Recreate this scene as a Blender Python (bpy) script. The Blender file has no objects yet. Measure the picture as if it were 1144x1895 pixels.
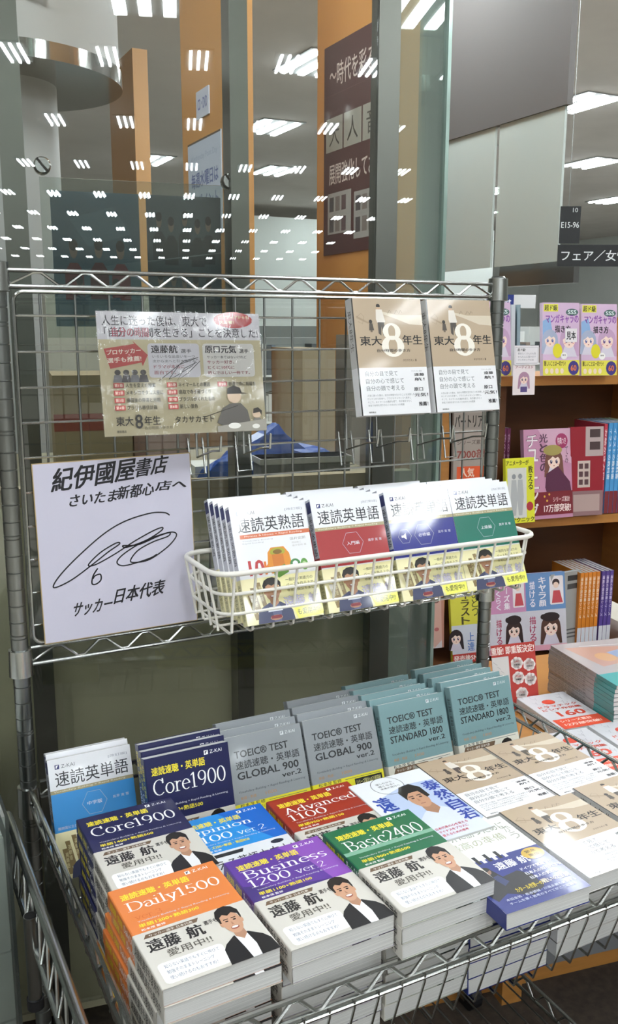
import bpy, bmesh, math, random
from mathutils import Vector, Matrix, Euler
random.seed(7)
S = bpy.context.scene
COL = S.collection
PI = math.pi
def R(d): return math.radians(d)

# ------------------------------------------------------------------ camera
cam_d = bpy.data.cameras.new('camera'); cam = bpy.data.objects.new('camera', cam_d); COL.objects.link(cam)
YAW, PITCH, ROLL, FPX = .4728, .1987, .002, 1679.06
fw = Vector((math.sin(YAW)*math.cos(PITCH), math.cos(YAW)*math.cos(PITCH), -math.sin(PITCH)))
rt = Vector((math.cos(YAW), -math.sin(YAW), 0)); up = rt.cross(fw)
rt2 = rt*math.cos(ROLL)+up*math.sin(ROLL); up2 = -rt*math.sin(ROLL)+up*math.cos(ROLL)
M = Matrix((rt2, up2, -fw)).transposed().to_4x4(); M.translation = Vector((-.2034, -1.3503, 1.4157))
cam.matrix_world = M
cam_d.sensor_fit = 'VERTICAL'; cam_d.sensor_height = 36; cam_d.lens = FPX*36/1895
cam_d.clip_start = .02; cam_d.clip_end = 100
S.camera = cam
# ------------------------------------------------------------------ world, exposure
w = bpy.data.worlds.new('world'); S.world = w; w.use_nodes = True
w.node_tree.nodes['Background'].inputs[0].default_value = (.8, .85, .9, 1)
w.node_tree.nodes['Background'].inputs[1].default_value = .3
S.view_settings.view_transform = 'Standard'; S.view_settings.look = 'None'
S.view_settings.exposure = -0.12; S.view_settings.gamma = 1
S.view_settings.use_curve_mapping = False
S.cycles.use_denoising = True
S.cycles.max_bounces = 10; S.cycles.transparent_max_bounces = 24; S.cycles.glossy_bounces = 4
S.cycles.sample_clamp_indirect = 8
TUBE = 46.0          # radiance of the ceiling tubes

# ------------------------------------------------------------------ helpers
def lin(h):
    h = h.lstrip('#'); o = []
    for i in (0, 2, 4):
        c = int(h[i:i+2], 16)/255
        o.append(c/12.92 if c <= .04045 else ((c+.055)/1.055)**2.4)
    return (*o, 1)
_mc = {}
def mat(name, col, rough=.5, metal=0, coat=0, spec=.5, emit=0, bump=None, noise=None):
    k = (name, col, rough, metal, coat, emit)
    if k in _mc: return _mc[k]
    m = bpy.data.materials.new(name); m.use_nodes = True
    nt = m.node_tree; b = nt.nodes['Principled BSDF']
    b.inputs['Base Color'].default_value = lin(col); b.inputs['Roughness'].default_value = rough
    b.inputs['Metallic'].default_value = metal; b.inputs['Coat Weight'].default_value = coat
    b.inputs['Coat Roughness'].default_value = .06; b.inputs['Specular IOR Level'].default_value = spec
    if emit:
        b.inputs['Emission Color'].default_value = lin(col); b.inputs['Emission Strength'].default_value = emit
    if noise:   # (scale, amount) value variation; bump
        tc = nt.nodes.new('ShaderNodeTexCoord'); n = nt.nodes.new('ShaderNodeTexNoise')
        n.inputs['Scale'].default_value = noise[0]; n.inputs['Detail'].default_value = 6
        nt.links.new(tc.outputs['Object'], n.inputs['Vector'])
        if len(noise) > 2:
            mp = nt.nodes.new('ShaderNodeMapping'); mp.inputs['Scale'].default_value = noise[2]
            nt.links.new(tc.outputs['Object'], mp.inputs[0]); nt.links.new(mp.outputs[0], n.inputs['Vector'])
        hs = nt.nodes.new('ShaderNodeHueSaturation'); mr = nt.nodes.new('ShaderNodeMapRange')
        mr.inputs[1].default_value = .3; mr.inputs[2].default_value = .7
        mr.inputs[3].default_value = 1-noise[1]; mr.inputs[4].default_value = 1+noise[1]
        hs.inputs['Color'].default_value = lin(col)
        nt.links.new(n.outputs[0], mr.inputs[0]); nt.links.new(mr.outputs[0], hs.inputs['Value'])
        nt.links.new(hs.outputs[0], b.inputs['Base Color'])
        if bump:
            bp = nt.nodes.new('ShaderNodeBump'); bp.inputs['Strength'].default_value = bump; bp.inputs['Distance'].default_value = .01
            nt.links.new(n.outputs[0], bp.inputs['Height']); nt.links.new(bp.outputs[0], b.inputs['Normal'])
    _mc[k] = m; return m
def ink(h, coat=0.0): return mat('ink_'+h.lstrip('#'), h, .45 if not coat else .4, 0, coat)
chrome = mat('chrome', '#b9bbb8', .24, 1)
chrome_dark = mat('chrome_dark', '#969997', .28, 1)
steel = mat('brushed_steel', '#8b8e8a', .32, 1, noise=(30, .12, (1, 1, .05)))
white_coat = mat('white_plastic_coating', '#e6e3da', .3)
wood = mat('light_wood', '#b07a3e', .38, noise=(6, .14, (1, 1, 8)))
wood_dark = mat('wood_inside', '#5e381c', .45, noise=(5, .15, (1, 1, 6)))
def paper_mat():
    m = bpy.data.materials.new('page_edges'); m.use_nodes = True; nt = m.node_tree; b = nt.nodes['Principled BSDF']
    tc = nt.nodes.new('ShaderNodeTexCoord'); mp = nt.nodes.new('ShaderNodeMapping'); mp.inputs['Scale'].default_value = (3, 3, 1800)
    n = nt.nodes.new('ShaderNodeTexNoise'); n.inputs['Scale'].default_value = 1; n.inputs['Detail'].default_value = 3
    cr = nt.nodes.new('ShaderNodeValToRGB'); cr.color_ramp.elements[0].position = .3; cr.color_ramp.elements[1].position = .7
    cr.color_ramp.elements[0].color = lin('#bdbdbb'); cr.color_ramp.elements[1].color = lin('#e4e4e2')
    nt.links.new(tc.outputs['Object'], mp.inputs[0]); nt.links.new(mp.outputs[0], n.inputs['Vector'])
    nt.links.new(n.outputs[0], cr.inputs[0]); nt.links.new(cr.outputs[0], b.inputs['Base Color'])
    b.inputs['Roughness'].default_value = .8
    return m
paper = paper_mat()
def clear_mat(name, tint='#f4faf7', refl=1.0, rough=0.0, haze=0):
    m = bpy.data.materials.new(name); m.use_nodes = True; nt = m.node_tree
    for n in list(nt.nodes): nt.nodes.remove(n)
    out = nt.nodes.new('ShaderNodeOutputMaterial'); tr = nt.nodes.new('ShaderNodeBsdfTransparent')
    gl = nt.nodes.new('ShaderNodeBsdfGlossy'); mx = nt.nodes.new('ShaderNodeMixShader'); fr = nt.nodes.new('ShaderNodeFresnel')
    tr.inputs[0].default_value = lin(tint); gl.inputs['Roughness'].default_value = rough
    fr.inputs[0].default_value = 1.5
    mu = nt.nodes.new('ShaderNodeMath'); mu.operation = 'MULTIPLY'; mu.inputs[1].default_value = refl; mu.use_clamp = True
    nt.links.new(fr.outputs[0], mu.inputs[0]); nt.links.new(mu.outputs[0], mx.inputs[0])
    nt.links.new(tr.outputs[0], mx.inputs[1]); nt.links.new(gl.outputs[0], mx.inputs[2])
    last = mx
    if haze:
        df = nt.nodes.new('ShaderNodeBsdfDiffuse'); df.inputs[0].default_value = lin('#c4cec8')
        m2 = nt.nodes.new('ShaderNodeMixShader'); m2.inputs[0].default_value = haze
        nt.links.new(mx.outputs[0], m2.inputs[1]); nt.links.new(df.outputs[0], m2.inputs[2]); last = m2
    nt.links.new(last.outputs[0], out.inputs[0])
    return m
glass = clear_mat('window_glass', '#fbfdfc', 1.7)
glass_green = clear_mat('greenish_glass', '#dfeae4', 1.6, haze=.16)
acrylic = clear_mat('clear_acrylic', '#eef2f0', 1.3, haze=.05)
film = clear_mat('clear_film', '#ffffff', .9, .08)

class MB:
    def __init__(s): s.v = []; s.f = []
    def box(s, a, b):
        x0, y0, z0 = a; x1, y1, z1 = b; n = len(s.v)
        s.v += [(x0,y0,z0),(x1,y0,z0),(x1,y1,z0),(x0,y1,z0),(x0,y0,z1),(x1,y0,z1),(x1,y1,z1),(x0,y1,z1)]
        s.f += [tuple(n+i for i in q) for q in ((0,3,2,1),(4,5,6,7),(0,1,5,4),(1,2,6,5),(2,3,7,6),(3,0,4,7))]
        return s
    def tube(s, pts, r, n=8, closed=False):
        P = [Vector(p) for p in pts]; m = len(P); base = len(s.v)
        T = []
        for i in range(m):
            if closed: t = (P[(i+1) % m]-P[i-1])
            else: t = P[min(i+1, m-1)]-P[max(i-1, 0)]
            T.append(t.normalized())
        u = T[0].orthogonal().normalized()
        for i in range(m):
            u = (u-T[i]*u.dot(T[i])).normalized(); q = T[i].cross(u)
            k = 1.0
            if 0 < i < m-1 or closed:
                d1 = (P[i]-P[i-1]).normalized(); k = 1/max(.6, abs(d1.dot(T[i])))
            for j in range(n):
                a = 2*PI*j/n; s.v.append(tuple(P[i]+(u*math.cos(a)+q*math.sin(a))*r*min(k, 1.25)))
        for i in range(m if closed else m-1):
            for j in range(n):
                a = base+i*n+j; b = base+i*n+(j+1) % n; c = base+((i+1) % m)*n+(j+1) % n; d = base+((i+1) % m)*n+j
                s.f.append((a, b, c, d))
        if not closed:
            s.f.append(tuple(base+j for j in reversed(range(n)))); s.f.append(tuple(base+(m-1)*n+j for j in range(n)))
        return s
    def lathe(s, prof, n=20, c=(0,0)):
        base = len(s.v)
        for r, z in prof:
            for j in range(n):
                a = 2*PI*j/n; s.v.append((c[0]+r*math.cos(a), c[1]+r*math.sin(a), z))
        for i in range(len(prof)-1):
            for j in range(n):
                s.f.append((base+i*n+j, base+i*n+(j+1) % n, base+(i+1)*n+(j+1) % n, base+(i+1)*n+j))
        s.f.append(tuple(base+j for j in reversed(range(n)))); s.f.append(tuple(base+(len(prof)-1)*n+j for j in range(n)))
        return s
    def prism(s, poly, y0, y1):        # poly in (x,z), extruded along y
        n = len(s.v); k = len(poly)
        s.v += [(x, y0, z) for x, z in poly]+[(x, y1, z) for x, z in poly]
        for i in range(k): s.f.append((n+i, n+(i+1) % k, n+k+(i+1) % k, n+k+i))
        s.f.append(tuple(n+i for i in reversed(range(k)))); s.f.append(tuple(n+k+i for i in range(k)))
        return s
    def mesh(s, name, m, smooth=False):
        me = bpy.data.meshes.new(name); me.from_pydata(s.v, [], s.f)
        for x in (m if isinstance(m, (list, tuple)) else [m]): me.materials.append(x)
        if smooth:
            me.polygons.foreach_set('use_smooth', [len(p.vertices) <= 4 for p in me.polygons]); me.set_sharp_from_angle(angle=R(38))
        me.update(); return me
def link(name, data, parent=None, loc=(0,0,0), rot=(0,0,0)):
    o = bpy.data.objects.new(name, data); COL.objects.link(o)
    if parent: o.parent = parent
    o.location = loc; o.rotation_euler = rot
    return o
def tag(o, label=None, cat=None, group=None, kind=None):
    if label: o['label'] = label
    if cat: o['category'] = cat
    if group: o['group'] = group
    if kind: o['kind'] = kind
    return o
def empty(name, loc=(0,0,0), rot=(0,0,0), **k):
    o = link(name, None, None, loc, rot); o.empty_display_size = .05
    return tag(o, **k)
KIDS = {}
def kid(name, data, parent, loc=(0,0,0), rot=(0,0,0)):
    o = link(name, data, parent, loc, rot); KIDS.setdefault(parent.name, []).append(o); return o
def copy_tree(o, parent=None):
    c = o.copy(); COL.objects.link(c)
    if parent: c.parent = parent; KIDS.setdefault(parent.name, []).append(c)
    for ch in KIDS.get(o.name, []): copy_tree(ch, c)
    return c
AB = R(9.6)
ex = Vector((math.cos(AB), -math.sin(AB), 0)); ey = Vector((math.sin(AB), math.cos(AB), 0))
def BP(u, v, z): return ex*u+ey*v+Vector((0, 0, z))      # the room stands 9.6 degrees askew to the rack
RB = (0, 0, -AB)

# ------------------------------------------------------------------ flat print
_tc = {}
def text_geo(s, bold):
    k = (s, bold)
    if k in _tc: return _tc[k]
    c = bpy.data.curves.new('t', 'FONT'); c.body = s; c.resolution_u = 2
    o = bpy.data.objects.new('t', c); COL.objects.link(o)
    dg = bpy.context.evaluated_depsgraph_get(); me = bpy.data.meshes.new_from_object(o.evaluated_get(dg))
    vs = [(v.co.x, v.co.y) for v in me.vertices]; fs = [tuple(p.vertices) for p in me.polygons]
    bpy.data.objects.remove(o); bpy.data.curves.remove(c); bpy.data.meshes.remove(me)
    if bold and vs:      # heavier strokes: the same glyphs laid again a hair aside
        n = len(vs); b = bold; base, fb_ = vs, fs; vs = []; fs = []
        for i, (dx, dy) in enumerate(((-b, -b*.5), (b, -b*.5), (-b, b*.5), (b, b*.5))):
            vs += [(x+dx, y+dy, i) for x, y in base]; fs += [tuple(i*n+k for k in f) for f in fb_]
    if vs:
        x0 = min(v[0] for v in vs); x1 = max(v[0] for v in vs); y0 = min(v[1] for v in vs); y1 = max(v[1] for v in vs)
        vs = [((v[0]-x0)/max(x1-x0, 1e-6), (v[1]-y0)/max(y1-y0, 1e-6), v[2] if len(v) > 2 else 0) for v in vs]
    _tc[k] = (vs, fs); return _tc[k]
def arc(cx, cy, rx, ry, a0, a1, n=12):
    return [(cx+rx*math.cos(R(a0+(a1-a0)*i/n)), cy+ry*math.sin(R(a0+(a1-a0)*i/n))) for i in range(n+1)]
# roman letters with thick and thin strokes: advance, strokes
G = {
 'C': (.66, [arc(.36,.34,.29,.33,48,312), [(.56,.7),(.56,.5)]]),
 'D': (.74, [[(.14,.02),(.14,.66)], [(.04,.02),(.3,.02)]+arc(.3,.34,.36,.32,-90,90)+[(.04,.66)]]),
 'B': (.64, [[(.14,.02),(.14,.66)], [(.04,.02),(.3,.02)]+arc(.3,.19,.25,.17,-90,90)+[(.14,.36)], [(.3,.36)]+arc(.28,.51,.21,.15,-90,90)+[(.04,.66)]]),
 'A': (.72, [[(.1,.02),(.35,.68)], [(.34,.68),(.58,.02)], [(.2,.25),(.5,.25)], [(.01,.02),(.2,.02)], [(.47,.02),(.7,.02)]]),
 'O': (.76, [arc(.38,.34,.31,.33,0,360,20)]),
 'o': (.52, [arc(.26,.23,.2,.22,0,360,16)]),
 'c': (.45, [arc(.26,.23,.2,.22,50,310), [(.4,.42),(.4,.33)]]),
 'e': (.48, [[(.07,.26),(.43,.26)], arc(.26,.23,.19,.22,8,310)]),
 'r': (.38, [[(.13,.02),(.13,.44)], [(.03,.44),(.13,.44)], [(.04,.02),(.24,.02)], [(.13,.3)]+arc(.27,.3,.12,.13,160,50,5)]),
 'a': (.47, [arc(.2,.33,.15,.11,160,20,6)+[(.35,.1),(.44,.03)], arc(.2,.13,.14,.12,80,350,10)]),
 'i': (.27, [[(.13,.02),(.13,.44)], [(.04,.44),(.13,.44)], [(.03,.02),(.24,.02)], [(.13,.62),(.13,.64)]]),
 'l': (.27, [[(.13,.02),(.13,.7)], [(.04,.7),(.13,.7)], [(.03,.02),(.24,.02)]]),
 'y': (.48, [[(.08,.44),(.25,.04)], [(.42,.44),(.2,-.15),(.08,-.18)], [(.01,.44),(.18,.44)], [(.32,.44),(.47,.44)]]),
 's': (.38, [[(.31,.4)]+arc(.19,.34,.12,.1,50,240,7)+[(.26,.2)]+arc(.19,.12,.12,.1,60,-130,7)]),
 'u': (.52, [[(.12,.44),(.12,.14)]+arc(.24,.14,.12,.12,180,300,6)+[(.38,.12)], [(.39,.44),(.39,.02)], [(.03,.44),(.12,.44)], [(.3,.44),(.39,.44)], [(.39,.02),(.48,.02)]]),
 'n': (.54, [[(.13,.02),(.13,.44)], [(.13,.3)]+arc(.27,.3,.12,.14,150,0,6)+[(.39,.02)], [(.03,.44),(.13,.44)], [(.04,.02),(.22,.02)], [(.3,.02),(.48,.02)]]),
 'p': (.52, [[(.13,-.18),(.13,.44)], arc(.27,.23,.18,.21,150,-150), [(.03,.44),(.13,.44)], [(.04,-.18),(.24,-.18)]]),
 'd': (.53, [[(.4,.02),(.4,.7)], arc(.25,.23,.18,.21,30,330), [(.31,.7),(.4,.7)], [(.4,.02),(.49,.02)]]),
 'v': (.48, [[(.08,.44),(.25,.02)], [(.42,.44),(.24,.02)], [(.01,.44),(.18,.44)], [(.33,.44),(.47,.44)]]),
 '0': (.54, [arc(.27,.34,.2,.33,0,360,18)]),
 '1': (.42, [[(.22,.02),(.22,.66)], [(.09,.56),(.22,.66)], [(.1,.02),(.34,.02)]]),
 '2': (.5, [arc(.24,.48,.17,.18,160,-20,8)+[(.08,.04)], [(.07,.03),(.44,.03)]]),
 '4': (.52, [[(.34,.02),(.34,.66)], [(.33,.66),(.06,.22),(.47,.22)], [(.24,.02),(.44,.02)]]),
 '5': (.5, [[(.4,.65),(.15,.65),(.12,.38)]+arc(.23,.21,.18,.19,110,-140,10)]),
 '9': (.54, [arc(.26,.46,.19,.2,0,360,16), [(.45,.46)]+arc(.2,.44,.25,.42,-5,-75,7)]),
 '.': (.22, [[(.1,.03),(.1,.05)]]), ' ': (.28, []), '3': (.5, [arc(.23,.5,.16,.15,150,-80,8)+arc(.23,.18,.18,.17,80,-150,9)]),
}
def hull(pts):
    pts = sorted(set((round(a, 5), round(b, 5)) for a, b in pts))
    def half(ps):
        h = []
        for p in ps:
            while len(h) > 1 and (h[-1][0]-h[-2][0])*(p[1]-h[-2][1])-(h[-1][1]-h[-2][1])*(p[0]-h[-2][0]) <= 0: h.pop()
            h.append(p)
        return h
    a = half(pts); b = half(pts[::-1]); return a[:-1]+b[:-1]
def serif_geo(s, wt=.042, th=.014):
    k = ('serif', s, wt)
    if k in _tc: return _tc[k]
    vs = []; fs = []; x = 0; k_ = 0
    nib = [(wt*math.cos(a), th*math.sin(a)) for a in [PI/3*i for i in range(6)]]
    for ch in s:
        adv, strokes = G[ch]
        for st in strokes:
            for p, q in zip(st[:-1], st[1:]):
                h = hull([(x+p[0]+a, p[1]+b) for a, b in nib]+[(x+q[0]+a, q[1]+b) for a, b in nib])
                n = len(vs); vs += [(a, b, k_) for a, b in h]; k_ = (k_+1) % 4; fs.append(tuple(range(n, n+len(h))))
        x += adv*.98
    x0 = min(v[0] for v in vs); x1 = max(v[0] for v in vs); y0 = min(v[1] for v in vs); y1 = max(v[1] for v in vs)
    vs = [((a-x0)/(x1-x0), (b-y0)/(y1-y0), q) for a, b, q in vs]
    _tc[k] = (vs, fs); return _tc[k]

class Art:
    """flat print laid on a w x h sheet; fractions with y downwards"""
    STEP = 1.1e-5
    def __init__(s, w, h, coat=0.0, z=4e-5):
        s.w, s.h, s.coat, s.z = w, h, coat, z; s.v = []; s.f = []; s.mi = []; s.cols = []; s.frame = (0, 0, 1, 1)
    def P(s, x, y):
        a, b, c, d = s.frame; x = a+(c-a)*x; y = b+(d-b)*y
        return (x*s.w, (1-y)*s.h, s.z)
    def _c(s, c):
        if c not in s.cols: s.cols.append(c)
        return s.cols.index(c)
    def poly(s, pts, c):
        s.z += s.STEP; n = len(s.v); s.v += [s.P(*p) for p in pts]
        a = sum(pts[i-1][0]*pts[i][1]-pts[i][0]*pts[i-1][1] for i in range(len(pts)))
        idx = list(range(n, n+len(pts)))
        if a > 0: idx.reverse()
        s.f.append(tuple(idx)); s.mi.append(s._c(c)); return s
    def rect(s, x0, y0, x1, y1, c): return s.poly([(x0,y0),(x1,y0),(x1,y1),(x0,y1)], c)
    def ell(s, cx, cy, rx, ry, c, n=18): return s.poly([(cx+rx*math.cos(2*PI*i/n), cy+ry*math.sin(2*PI*i/n)) for i in range(n)], c)
    def rrect(s, x0, y0, x1, y1, c, r=.03):
        ry = r*s.w/s.h; pts = []
        for cx, cy, a in ((x1-r,y0+ry,-90),(x1-r,y1-ry,0),(x0+r,y1-ry,90),(x0+r,y0+ry,180)):
            pts += [(cx+r*math.cos(R(a+i*30)), cy+ry*math.sin(R(a+i*30))) for i in range(4)]
        return s.poly(pts, c)
    def line(s, pts, wd, c, taper=False):
        s.z += s.STEP; k = len(pts); W = []
        for i, (x, y) in enumerate(pts):
            a = pts[max(0, i-1)]; b = pts[min(k-1, i+1)]
            dx = (b[0]-a[0])*s.w; dy = (b[1]-a[1])*s.h; L = math.hypot(dx, dy) or 1
            ww = wd*(.35+.65*math.sin(PI*(i+.5)/k)) if taper else wd
            W.append((-dy/L*ww/2/s.w*1., dx/L*ww/2/s.h*1.))
        n = len(s.v)
        for (x, y), (a, b) in zip(pts, W): s.v += [s.P(x+a, y+b), s.P(x-a, y-b)]
        for i in range(k-1):
            s.f.append((n+2*i, n+2*i+2, n+2*i+3, n+2*i+1)); s.mi.append(s._c(c))
        return s
    def geo(s, g, x0, y0, x1, y1, c, shear=0, rise=0):
        s.z += s.STEP; vs, fs = g; n = len(s.v)
        z0 = s.z
        for a, b, q in vs: s.z = z0+q*s.STEP; s.v.append(s.P(x0+(x1-x0)*a+shear*b, y1+(y0-y1)*b-rise*a))
        s.z = z0+max([v[2] for v in vs] or [0])*s.STEP
        s.f += [tuple(n+i for i in f) for f in fs]; s.mi += [s._c(c)]*len(fs); return s
    def text(s, t, x0, y0, x1, y1, c, bold=0.0, shear=0, rise=0): return s.geo(text_geo(t, min(round(bold*.9, 4), .026)), x0, y0, x1, y1, c, shear, rise)
    def serif(s, t, x0, y0, x1, y1, c, wt=.042): return s.geo(serif_geo(t, wt), x0, y0, x1, y1, c)
    def vtext(s, t, x0, y0, x1, y1, c, bold=0.0):
        n = len(t); d = (y1-y0)/n
        for i, ch in enumerate(t):
            if ch == ' ': continue
            if ch == 'ー': s.rect((x0+x1)/2-.08*(x1-x0), y0+d*i+.1*d, (x0+x1)/2+.08*(x1-x0), y0+d*(i+1)-.1*d, c); continue
            s.text(ch, x0, y0+d*i+.05*d, x1, y0+d*(i+1)-.05*d, c, bold)
        return s
    def lines(s, ts, x0, y0, x1, y1, c, bold=0.0, gap=.35, shear=0, rise=0):
        d = (y1-y0)/len(ts); m = max(len(t) for t in ts)
        for i, t in enumerate(ts): s.text(t, x0, y0+d*i, x0+(x1-x0)*len(t)/m, y0+d*(i+1-gap), c, bold, shear, rise)
        return s
    def sub(s, x0, y0, x1, y1): s.frame = (x0, y0, x1, y1); return s
    def full(s): s.frame = (0, 0, 1, 1); return s
    def mesh(s, name='print'):
        me = bpy.data.meshes.new(name); me.from_pydata(s.v, [], s.f)
        for c in s.cols: me.materials.append(ink(c, s.coat))
        me.polygons.foreach_set('material_index', s.mi); me.update(); return me

def portrait(A, box, jacket='#16161a', shirt='#e8e8ea', skin='#c99a7c', navy=False):
    A.sub(*box)
    A.poly([(.0,1),(.05,.74),(.14,.66),(.36,.56),(.66,.56),(.88,.68),(.97,.78),(1,1)], jacket)
    A.poly([(.38,.56),(.5,.62),(.62,.56),(.66,.8),(.62,1),(.44,1),(.42,.8)], shirt)
    A.poly([(.4,.44),(.62,.44),(.63,.58),(.52,.66),(.4,.58)], '#b3866b')
    A.ell(.5,.3,.2,.235, skin, 20)
    A.ell(.295,.32,.035,.055, skin, 8); A.ell(.705,.32,.035,.055, skin, 8)
    A.poly([(.28,.3),(.25,.17),(.31,.06),(.42,.01),(.55,.0),(.67,.04),(.75,.13),(.74,.26),(.71,.3),(.7,.2),(.6,.15),(.5,.19),(.41,.15),(.33,.19),(.31,.3)], '#15110f')
    for dx in (-.08, .08):
        A.rect(.5+dx-.05,.243,.5+dx+.05,.258, '#1d1512'); A.ell(.5+dx,.288,.036,.014, '#2a1a15', 8)
    A.poly([(.49,.3),(.525,.37),(.475,.372)], '#b07f63'); A.ell(.5,.425,.085,.034, '#8e4438', 12); A.ell(.5,.418,.07,.02, '#f2efe9', 10)
    if navy:
        A.poly([(.34,.66),(.66,.66),(.7,.76),(.3,.76)], '#d9dbe4'); A.ell(.5,.9,.17,.06,'#b3866b',10); A.rect(.36,.85,.64,.92,'#7d2a35')
    A.full()
def anime(A, cx, cy, r, hair, eye='#3b2a52', skin='#f7ddd0', asp=None):
    q = A.w/A.h
    A.ell(cx, cy, r*1.25, r*1.35*q, hair); A.poly([(cx-r*1.25,cy),(cx+r*1.25,cy),(cx+r*1.4,cy+2*r*q),(cx-r*1.4,cy+2*r*q)], hair)
    A.poly([(cx-.55*r,cy+.7*r*q),(cx+.55*r,cy+.7*r*q),(cx+1.1*r,cy+2.1*r*q),(cx-1.1*r,cy+2.1*r*q)], '#d9d2e0')
    A.ell(cx, cy+.12*r*q, r*.85, r*.95*q, skin)
    A.poly([(cx-r,cy+.1*r*q),(cx-.9*r,cy-.8*r*q),(cx,cy-1.15*r*q),(cx+.9*r,cy-.8*r*q),(cx+r,cy+.1*r*q),(cx+.6*r,cy-.35*r*q),(cx+.2*r,cy-.2*r*q),(cx-.15*r,cy-.45*r*q),(cx-.5*r,cy-.15*r*q)], hair)
    for d in (-.38, .38):
        A.ell(cx+d*r, cy+.2*r*q, r*.17, r*.25*q, eye, 10); A.ell(cx+d*r+.05*r, cy+.1*r*q, r*.06, r*.08*q, '#ffffff', 6); A.ell(cx+d*1.5*r, cy+.52*r*q, r*.13, r*.07*q, '#f2a9a4', 8)
    A.ell(cx, cy+.68*r*q, r*.1, r*.07*q, '#b04a4a', 8)

# ------------------------------------------------------------------ books
def ushape(w, t, c, r=.0015):
    return [(w,0),(r,0),(r*.3,r*.3),(0,r),(0,t-r),(r*.3,t-r*.3),(r,t),(w,t),(w,t-c),(c+r*.5,t-c),(c,t-c-r*.5),(c,c+r*.5),(c+r*.5,c),(w,c)]
def spine_art(w_len, t, coat): return Art(w_len, t, coat)   # x runs down the spine
def make_book(name, w, h, t, col, front=None, spine=None, band=None, coat=.35, back=None):
    """local: x to the fore edge, y up the cover, z out of the front cover; the root sits at the lower spine corner"""
    root = empty(name)
    cov = kid('cover', MB().prism(ushape(w, t, .0005), .0012 if band else 0, h).mesh('cover', mat('cover_'+col[1:], col, .35, 0, coat)), root)
    kid('page_block', MB().box((.0008, .0008, .0006), (w-.0012, h-.0008, t-.0006)).mesh('pages', paper), root)
    if front:
        A = Art(w, h, coat); front(A); kid('cover_print', A.mesh('cover_print'), cov, (0, 0, t))
    if spine:
        A = Art(h, t, coat); spine(A); kid('spine_print', A.mesh('spine_print'), cov, (0, h, 0), (0, 0, 0))
        o = KIDS[cov.name][-1]; m = Matrix(((0,0,-1),(-1,0,0),(0,1,0))).to_4x4()   # x->-y, y->z, normal->-x
        o.rotation_euler = m.to_euler(); o.location = (0, h, 0)
    if band:
        bh, bc, bf, bs = band
        b = kid('band', MB().prism([(x if x > .002 else x-.0003, z+(.0003 if z > t/2 else -.0003)) for x, z in ushape(w, t, .0001)], .0002, bh).mesh('band', mat('band_'+bc[1:], bc, .35, 0, coat)), root)
        if bf:
            A = Art(w, bh, coat); bf(A); kid('band_print', A.mesh('band_print'), b, (0, 0, t+.0003))
        if bs:
            A = Art(bh, t, coat); bs(A); m = Matrix(((0,0,-1),(-1,0,0),(0,1,0))).to_4x4()
            o = kid('band_spine_print', A.mesh('band_spine_print'), b, (-.0003, bh, 0)); o.rotation_euler = m.to_euler()
    root['_w'] = w; root['_t'] = t
    return root
class Proto:
    def __init__(s, root): s.root = root; s.used = False
    def put(s, mw, label, cat, group=None):
        if s.used: o = copy_tree(s.root)
        else: o = s.root; s.used = True
        o.matrix_world = mw; o['label'] = label; o['category'] = cat
        if group: o['group'] = group
        elif 'group' in o: del o['group']
        for k in ('_w', '_t'):
            if k in o.keys() and o is not s.root: del o[k]
        return o
def TR(loc, rx=0, ry=0, rz=0): return Matrix.Translation(Vector(loc)) @ Matrix.Rotation(R(rz), 4, 'Z') @ Matrix.Rotation(R(rx), 4, 'X') @ Matrix.Rotation(R(ry), 4, 'Y')
ORD = ['topmost', 'second from top', 'third from top', 'fourth from top', 'fifth from top', 'sixth from top', 'seventh from top', 'eighth from top', 'ninth from top']
ROW = ['frontmost', 'second from front', 'third from front', 'fourth from front', 'fifth from front', 'sixth from front']
def stack(pr, n, x, yf, ztop, rz, what, group, jit=.0012):
    t = pr.root['_t']
    for i in range(n):
        a = rz+(random.uniform(-.8, .8) if i else 0)
        dx, dy = ((0, 0) if i == 0 else (random.uniform(-jit, jit), random.uniform(-jit, jit)))
        z = ztop-t-i*(t+.0006); y = yf+dy if z > .7285 else max(yf+dy, -.577)
        pr.put(TR((x+dx, y, z), 0, 0, a), f'{what}, {ORD[i]}', 'book', group)
def row(pr, n, x, yf, zb, th, step, what, group, dx=0.0):
    for i in range(n):
        pr.put(TR((x+dx*i, yf+step*i, zb), th), f'{what}, {ROW[i]}', 'book', group)

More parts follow.
